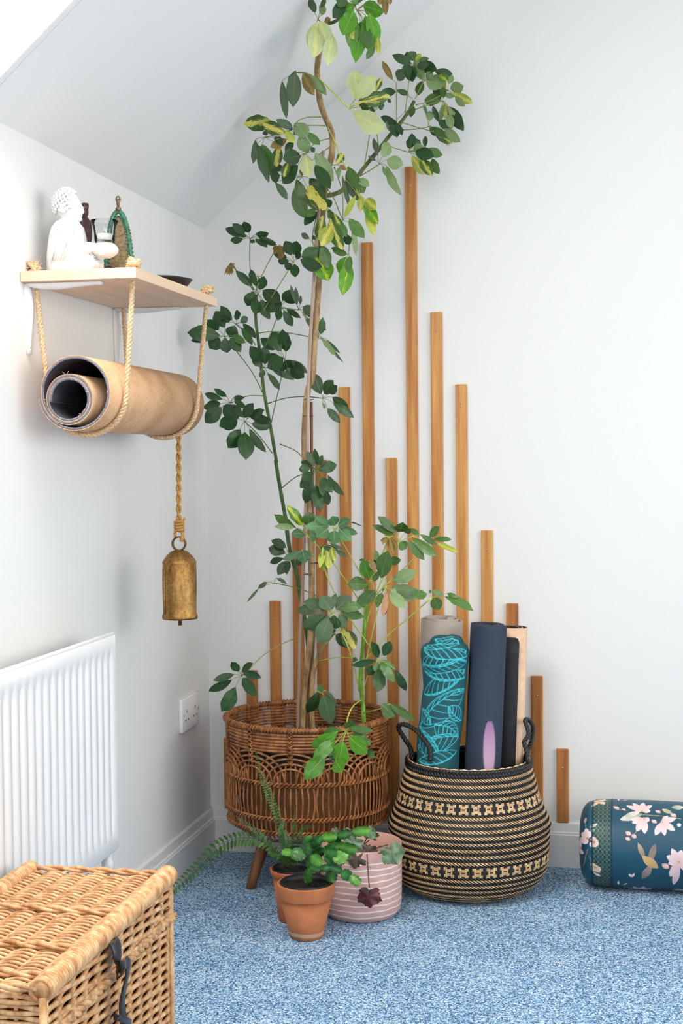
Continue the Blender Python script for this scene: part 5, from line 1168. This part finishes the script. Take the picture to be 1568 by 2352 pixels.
for ox in (-.165, 0, .165):
    for (x0_, y0_, x1_, y1_, w, sd, nv) in [(-170, 930, 190, 640, .062, 1, 7), (-180, 690, 190, 500, .040, -1, 8), (190, 560, -190, 470, .038, 1, 8), (-190, 490, 200, 440, .034, 1, 8), (-170, 450, 190, 360, .040, -1, 8), (200, 400, -170, 340, .030, 1, 7), (-150, 340, 150, 290, .02, 1, 6), (-160, 325, 160, 312, .018, 1, 7), (150, 300, -140, 276, .016, -1, 6), (-120, 280, 120, 265, .014, 1, 5), (-30, 900, 190, 1010, .050, 1, 6), (190, 1000, -180, 1090, .044, -1, 7), (-180, 930, 40, 1180, .040, 1, 6), (190, 1110, -150, 1180, .03, 1, 6), (-190, 800, -60, 900, .028, 1, 5), (200, 880, 60, 770, .034, 1, 5)]:
        tleaf((ox+x0_*S_, hv(y0_)), (ox+x1_*S_, hv(y1_)), w, nv, sd)
setpaint(ot, cv.c)

# ------------------------------------------------------------------ bolster cushion with floral print
BR = .1095; BXc, BYc, BZc = 1.043, -.152, .1075
bo = thing('bolster_cushion', 'teal silk bolster cushion printed with pink blossoms and a swallow', 'cushion', (1.2, BYc, 0))
aa = np.concatenate([-.033*np.cos(np.linspace(0, PI/2, 40)), np.linspace(.0008, .40, 430), np.linspace(.405, .62, 30)])
phs = np.linspace(0, 2*PI, 620, endpoint=False)-PI
A_, P_ = np.meshgrid(aa, phs, indexing='ij')
rad = np.where(A_ < 0, BR*np.sqrt(np.clip(1-(A_/-.033)**2, 0, 1))**.55, BR)
rad = rad*(1-.012*np.exp(-(A_/.003)**2)-.006*np.exp(-((A_-.047)/.002)**2))*(1+.006*np.sin(A_*30+P_*2))
rad = np.where(A_ >= 0, rad*(1-.06*np.exp(-A_/.012)), rad*.94)
Xp = BXc+A_; Yp = BYc-rad*np.cos(P_); Zp = BZc+rad*np.sin(P_)*.985
Zp = np.maximum(Zp, .0012)
vs = np.stack([Xp, Yp, Zp], -1).reshape(-1, 3); na_, np_ = A_.shape
I_, J_ = np.meshgrid(np.arange(na_-1), np.arange(np_), indexing='ij'); J2 = (J_+1) % np_
fs = np.stack([I_*np_+J_, I_*np_+J2, (I_+1)*np_+J2, (I_+1)*np_+J_], -1).reshape(-1, 4)
fs = [tuple(f) for f in fs.tolist()]; fs.append(tuple(range((na_-1)*np_, na_*np_)))
ob = mk('cover', ([tuple(v) for v in vs.tolist()], fs), MAT['silk'], bo)
cv = Canvas(A_.ravel(), (P_.ravel())*BR, (20, 76, 98))
def q4(x, y):
    px_, py_ = 1180+x/4.041, 1680+y/4.041; zr = max(-1, min(1, (1953-py_)/104)); return ((px_-1368)*.00106, (math.asin(zr)+.27)*BR)
PK, WH, PE, DP, GN, GD = (236, 196, 200), (240, 226, 224), (236, 200, 160), (216, 158, 160), (150, 176, 140), (196, 156, 96)
# lattice band
band = (cv.u > .003) & (cv.u < .044)
cv.c[band] = lin((16, 62, 74))
uu_ = cv.u/.0205; vv_ = cv.v/.026
for sgn in (0, .5):
    f = np.abs(((uu_+sgn+.25*np.sin(2*PI*(vv_+sgn))+.0) % 1)-.5); l_ = np.clip((.045-f)/.04, 0, 1)*band; cv.put(l_*.85, (142, 160, 112))
    f = np.abs(((uu_+sgn-.25*np.sin(2*PI*(vv_+sgn))+.0) % 1)-.5); l_ = np.clip((.045-f)/.04, 0, 1)*band; cv.put(l_*.85, (142, 160, 112))
cv.put(np.clip((.0007-np.abs(cv.u-.0465))/.0005, 0, 1), (120, 150, 130))
def sh(p, o): return (p[0]+o[0], p[1]+o[1])
def pet(x0, y0, x1, y1, w, c1=PK, c2=WH, o=(0, 0)): cv.lens(sh(q4(x0, y0), o), sh(q4(x1, y1), o), w*.00106/4.041*1.15, c1, c2)
def lin_(pts, w=4, c=GD, o=(0, 0)): cv.line([sh(q4(*p), o) for p in pts], w*.00106/4.041, c)
def bud(x, y, r, o=(0, 0)): pet(x-r*1.2, y-r*.6, x+r*1.2, y+r*.8, r*1.7, DP, PE, o); pet(x-r, y+r*.2, x+r, y-r*.2, r*.8, PK, WH, o)
for o in ((0, 0), (.205, .02), (.20, .26), (0, .27), (0, -.26), (.21, -.25)):
    lin_([(1150, 830), (1250, 828), (1400, 835), (1568, 855)], 7, GD, o); lin_([(1230, 900), (1180, 970), (1130, 1030)], 5, GD, o); lin_([(1010, 785), (1080, 795)], 4, GD, o); lin_([(1460, 1300), (1540, 1290)], 5, GD, o)
    pet(1220, 820, 1015, 885, 70, GN, WH, o); pet(1200, 800, 1060, 850, 50, WH, GN, o); pet(1490, 810, 1402, 768, 46, GN, PE, o); pet(1485, 750, 1600, 740, 70, GN, WH, o)
    for t_ in ((1075, 745, 52), (1130, 718, 46), (1230, 713, 48), (1308, 735, 48), (1295, 790, 54), (1150, 790, 46)): pet(1215, 790, *t_, PK, WH, o)
    for t_ in ((1110, 880, 50), (1125, 910, 50), (1165, 985, 58), (1240, 1005, 58), (1285, 880, 52)): pet(1235, 865, *t_, PK, WH, o)
    for t_ in ((1335, 1015, 54), (1420, 1015, 48), (1510, 965, 54), (1525, 850, 48), (1450, 830, 42)): pet(1400, 890, *t_, PK, WH, o)
    for t_ in ((1436, 1200, 62), (1480, 1130, 54), (1468, 1390, 64), (1570, 1140, 64), (1450, 1270, 52), (1500, 1465, 54), (1640, 1190, 64), (1640, 1330, 60)): pet(1545, 1250, *t_, PK, WH, o)
    for p in ((1215, 790), (1235, 865), (1400, 890), (1545, 1250)): cv.dot(sh(q4(*p), o), .0042, PE); cv.dot(sh(q4(*p), o), .0022, GD)
    for x_, y_, r_ in ((980, 768, 22), (1050, 782, 13), (1362, 792, 20), (1325, 885, 20), (1090, 1005, 21), (1142, 1030, 19), (1086, 1058, 19), (1425, 1290, 28), (1500, 820, 22)): bud(x_, y_, r_, o)
    pet(1240, 1240, 1178, 1092, 40, (150, 128, 110), (196, 176, 150), o); pet(1280, 1270, 1335, 1092, 52, (158, 138, 122), (120, 104, 98), o); pet(1300, 1290, 1216, 1420, 62, (166, 146, 136), (120, 108, 112), o)
    pet(1215, 1210, 1360, 1318, 74, (214, 180, 122), (190, 150, 100), o); cv.dot(sh(q4(1335, 1300), o), .0042, (200, 164, 112))
    pet(1120, 1410, 1098, 1378, 20, WH, WH, o); pet(1122, 1410, 1146, 1372, 20, WH, WH, o); pet(1000, 1490, 1000, 1450, 18, WH, WH, o); pet(1040, 1490, 1085, 1465, 14, WH, WH, o)
    cv.dot(sh(q4(1550, 912), o), .005, WH)
for t_ in ((1, 1),):   # end cap blossoms
    for (cx, cy, tips) in ((820, 710, ((770, 695), (880, 690), (830, 690), (750, 750), (870, 740))), (720, 1070, ((660, 990), (700, 960), (740, 1000), (680, 1130), (630, 1120), (640, 1060))), (780, 1105, ((815, 1090), (800, 1150), (745, 1150), (770, 1050), (820, 1130))), (790, 1345, ((750, 1310), (800, 1320), (845, 1360), (760, 1390), (830, 1390))), (650, 1200, ((625, 1080), (640, 1280), (660, 1260)))):
        for tx, ty in tips: pet(cx, cy, tx, ty, 46, PE if cy in (710, 1345) else PK, WH)
        cv.dot(q4(cx, cy), .0035, GD)
    lin_([(690, 850), (700, 950)], 5, GN); lin_([(680, 1380), (700, 1260), (720, 1180)], 5, GD); lin_([(740, 1250), (760, 1330)], 5, GN); pet(740, 960, 810, 930, 30, GN, WH); pet(745, 1000, 790, 980, 30, GN, GN); pet(770, 1400, 840, 1420, 26, WH, WH); pet(690, 900, 700, 850, 24, DP, PK)
setpaint(ob, cv.c)
for ax_, rr in ((0.0, BR*.945), (.047, BR*1.0)):
    mk('seam_piping', tube([Vector((BXc+ax_, BYc-rr*math.cos(a), max(.002, BZc+rr*.985*math.sin(a)))) for a in [2*PI*i/90 for i in range(90)]], .0012, 5, closed=True), simple('seam_teal', (18, 66, 84), .5), bo)

# ------------------------------------------------------------------ wicker hamper
HX0, HX1, HY0, HY1, HZ = .127, .384, -1.482, -2.000, .380
LH = .062
hm = thing('wicker_hamper', 'honey coloured wicker hamper with black leather strap, in front of the radiator', 'hamper', ((HX0+HX1)/2, (HY0+HY1)/2, 0))
LOCh = LOC[hm]
def wavy(L_, period, amp, ph, r, n=None, axis='x', jitter=0):
    n = n or int(L_/period*5)+1; q = []
    for i in range(n):
        x = -L_/2+L_*i/(n-1); z = amp*math.cos(PI*(x/period)*1.0+ph)
        q.append(Vector((x, 0, z)))
    return tube(q, r, 5)
def rods(parent, proto_list, placements):
    """placements: (prototype index, world matrix)"""
    for pi_, M in placements:
        o = bpy.data.objects.new('willow_rod', proto_list[pi_]); COL.objects.link(o); o.parent = parent; LOC[o] = LOC[parent]
        o.matrix_local = Matrix.Translation(-LOC[parent]) @ M
def protos(L_, period, amp, r):
    out = []
    for ph in (0, PI):
        vf = wavy(L_, period, amp, ph, r); me = bpy.data.meshes.new('willow_rod'); me.from_pydata([tuple(v) for v in vf[0]], [], vf[1]); me.materials.append(MAT['wicker'])
        me.polygons.foreach_set('use_smooth', [True]*len(vf[1])); out.append(me)
    return out
WX, WY = HX1-HX0, HY0-HY1; CX, CY = (HX0+HX1)/2, (HY0+HY1)/2
# lid: ribs and rolled border as its own mesh, the woven rods under it
rb = []
nrib = 7; per = WX/nrib
for i in range(nrib+1):
    x = HX0+per*i; rb.append(tube([(x, HY0, HZ-.006), (x, HY1, HZ-.006)], .0032, 6))
lid = mk('lid', rb[0], MAT['wicker'], hm)
for k_ in rb[1:]: mk('rib', k_, MAT['wicker'], lid)
px_ = protos(WX-.012, per, .0042, .0030)
pl2 = []
y = HY0-.006; k = 0
while y > HY1+.004:
    pl2.append((k % 2, Matrix.Translation((CX, y, HZ-.006)) @ Matrix.Rotation(random.uniform(-.012, .012), 4, 'Z'))); y -= .0062; k += 1
rods(lid, px_, pl2)
def border(p, q, r, pitch, slant=.35, r2=.0021):
    p, q = Vector(p), Vector(q); L_ = (q-p).length; d = (q-p)/L_; c = tube([p, q], r*.9, 10); n_ = int(L_/pitch*12); ctr = [p+d*(L_*i/n_) for i in range(n_+1)]
    u, w = frames([p, q])[0]; path = [c_+(u*math.cos(2*PI*i/12)+w*math.sin(2*PI*i/12))*r for i, c_ in enumerate(ctr)]
    return join(c, tube(path, pitch*.52, 5))
mk('lid_border', border((HX1-.006, HY0+.004, HZ+.001), (HX1-.006, HY1-.004, HZ+.001), .0135, .0075), MAT['wicker'], hm)
mk('lid_border', border((HX0+.006, HY0+.004, HZ), (HX0+.006, HY1-.004, HZ), .0105, .0075), MAT['wicker'], hm)
for yb in (HY0, HY1, atz(60, 2088, HZ).y, atz(60, 2174, HZ).y, atz(120, 2174, HZ).y-.115):
    mk('twisted_rod', rope([(HX0, yb, HZ+.002), (CX, yb, HZ+.003), (HX1-.01, yb, HZ+.002)], .0062, .085, 2, 6, 10), MAT['wicker'], hm)
def wall(parent, z0_, z1_, inset, pitch, r, amp, sp):
    x0_, x1_, y0_, y1_ = HX0+inset, HX1-inset, HY0-inset, HY1+inset; Lx_, Ly_ = x1_-x0_, y0_-y1_
    nx, ny = max(3, round(Lx_/sp)), max(3, round(Ly_/sp))
    A, Bp = protos(Lx_, Lx_/nx, amp, r), protos(Ly_, Ly_/ny, amp, r); pl_s = []; R90 = Matrix.Rotation(PI/2, 4, 'X'); RZ = Matrix.Rotation(PI/2, 4, 'Z')
    z = z0_; k = 0
    while z < z1_:
        tl_ = random.uniform(-.010, .010)
        for yy in (y0_, y1_): pl_s.append((0, k % 2, Matrix.Translation(((x0_+x1_)/2, yy, z)) @ Matrix.Rotation(tl_, 4, 'Y') @ R90))
        for xx in (x0_, x1_): pl_s.append((1, k % 2, Matrix.Translation((xx, (y0_+y1_)/2, z)) @ RZ @ Matrix.Rotation(tl_, 4, 'Y') @ R90))
        z += pitch; k += 1
    rods(parent, A+Bp, [(a*2+b, M) for a, b, M in pl_s])
    st_ = []
    for i in range(nx+1):
        for yy in (y0_-.0035, y1_+.0035): st_.append(tube([(x0_+Lx_*i/nx, yy, z0_), (x0_+Lx_*i/nx, yy, z1_)], .0034, 6))
    for i in range(ny+1):
        for xx in (x0_+.0035, x1_-.0035): st_.append(tube([(xx, y0_-Ly_*i/ny, z0_), (xx, y0_-Ly_*i/ny, z1_)], .0034, 6))
    return st_
ls = mk('lid_side', ([(CX, CY, HZ-.02)], []), MAT['wicker'], hm)
for k_ in wall(ls, HZ-LH, HZ-.010, .002, .0072, .0040, .0042, .046): mk('stake', k_, MAT['wicker'], ls)
fr_ = [tube([(HX0+.004, HY0-.004, HZ-LH+.002), (HX1-.004, HY0-.004, HZ-LH+.002), (HX1-.004, HY1+.004, HZ-LH+.002), (HX0+.004, HY1+.004, HZ-LH+.002)], .004, 6, closed=True)]
me = bpy.data.meshes.new('lid_side'); me.from_pydata([tuple(Vector(v)-LOCh) for v in fr_[0][0]], [], fr_[0][1]); me.materials.append(MAT['wicker']); ls.data = me
bd_ = mk('body', box((HX0+.008, HY0-.008, .001), (HX1-.008, HY1+.008, .008)), MAT['wicker'], hm, False)
for k_ in wall(bd_, .006, HZ-LH-.012, .006, .0074, .0041, .0042, .046): mk('stake', k_, MAT['wicker'], bd_)
zz = HZ-LH-.008
shade_b = []
for (a_, b_) in (((HX0+.011, HY0-.011), (HX1-.011, HY0-.013)), ((HX0+.011, HY1+.013), (HX1-.011, HY1+.011)), ((HX0+.011, HY0-.011), (HX0+.013, HY1+.011)), ((HX1-.013, HY0-.011), (HX1-.011, HY1+.011))): shade_b.append(box((*a_, .006), (*b_, HZ-.012)))
shade_b.append(box((HX0+.011, HY0-.011, HZ-.0135), (HX1-.011, HY1+.011, HZ-.0125)))
mk('shade_backing', join(*shade_b), MAT['rattan_dark'], hm, False)  # added dark sheets: the hamper's inner shade put into colour behind the gaps
mk('body_rim', join(*[rope([p, q], .0085, .06, 3, 6, 10) for p, q in (((HX1-.002, HY0+.006, zz), (HX1-.002, HY1-.006, zz)), ((HX0+.002, HY0+.006, zz), (HX0+.002, HY1-.006, zz)), ((HX0-.004, HY0, zz), (HX1+.006, HY0, zz)), ((HX0-.004, HY1, zz), (HX1+.006, HY1, zz)))]), MAT['wicker'], hm)
for (x, y) in ((HX1-.003, HY0+.002), (HX1-.003, HY1-.002), (HX0+.003, HY0+.002), (HX0+.003, HY1-.002)):
    mk('corner_post', tube([(x, y, .0), (x, y, HZ-.008)], .0055, 8), MAT['wicker'], hm)
# leather strap and buckle on the side facing the room
def ribbon(path, w, t=.0026):
    q = resample(path, 22); V, F = [], []
    for i, p in enumerate(q):
        T = (q[min(i+1, 21)]-q[max(i-1, 0)]).normalized(); sd = T.cross(Vector((1, 0, 0))).normalized(); nn = sd.cross(T).normalized(); ww = w if not callable(w) else w(i/21)
        V += [p+sd*ww/2+nn*t/2, p-sd*ww/2+nn*t/2, p-sd*ww/2-nn*t/2, p+sd*ww/2-nn*t/2]
    for i in range(21):
        for k in range(4): k2 = (k+1) % 4; F.append((i*4+k, i*4+k2, i*4+4+k2, i*4+4+k))
    F += [(0, 1, 2, 3), (84, 85, 86, 87)]; return V, F
SP = lambda x, y, X: atx(x, y, X)
stp = mk('strap', ribbon([SP(258, 2165, .394), SP(266, 2185, .400), SP(272, 2215, .404), SP(282, 2222, .414), SP(292, 2212, .420), SP(293, 2235, .416), SP(284, 2275, .406), SP(280, 2310, .402), SP(284, 2345, .404), SP(284, 2400, .402)], .020), MAT['strap'], hm)
fixn(stp)
tabp = SP(268, 2185, .395)
mk('leather_tab', xf(lathe([(0, .003), (.012, .0028), (.0155, .0015), (.016, 0), (0, 0)], 24), Matrix.Translation(tabp) @ Matrix.Rotation(.35, 4, 'X') @ Matrix.Rotation(PI/2, 4, 'Y') @ Matrix.Diagonal((1.45, .95, 1, 1))), MAT['strap'], hm)
kp = SP(276, 2228, .402)
mk('buckle', tube([kp+Vector((0, a, b)) for a, b in ((-.012, -.009), (.012, -.009), (.012, .009), (-.012, .009))], .0018, 6, closed=True), MAT['brass_dark'], hm)
mk('rivet', ell(SP(270, 2232, .402), (.003, .003, .003), None, 8), MAT['black'], hm)
mk('keeper_loop', ribbon([SP(262, 2335, .398), SP(275, 2338, .407), SP(292, 2345, .407), SP(300, 2350, .398)], .010), MAT['strap'], hm)
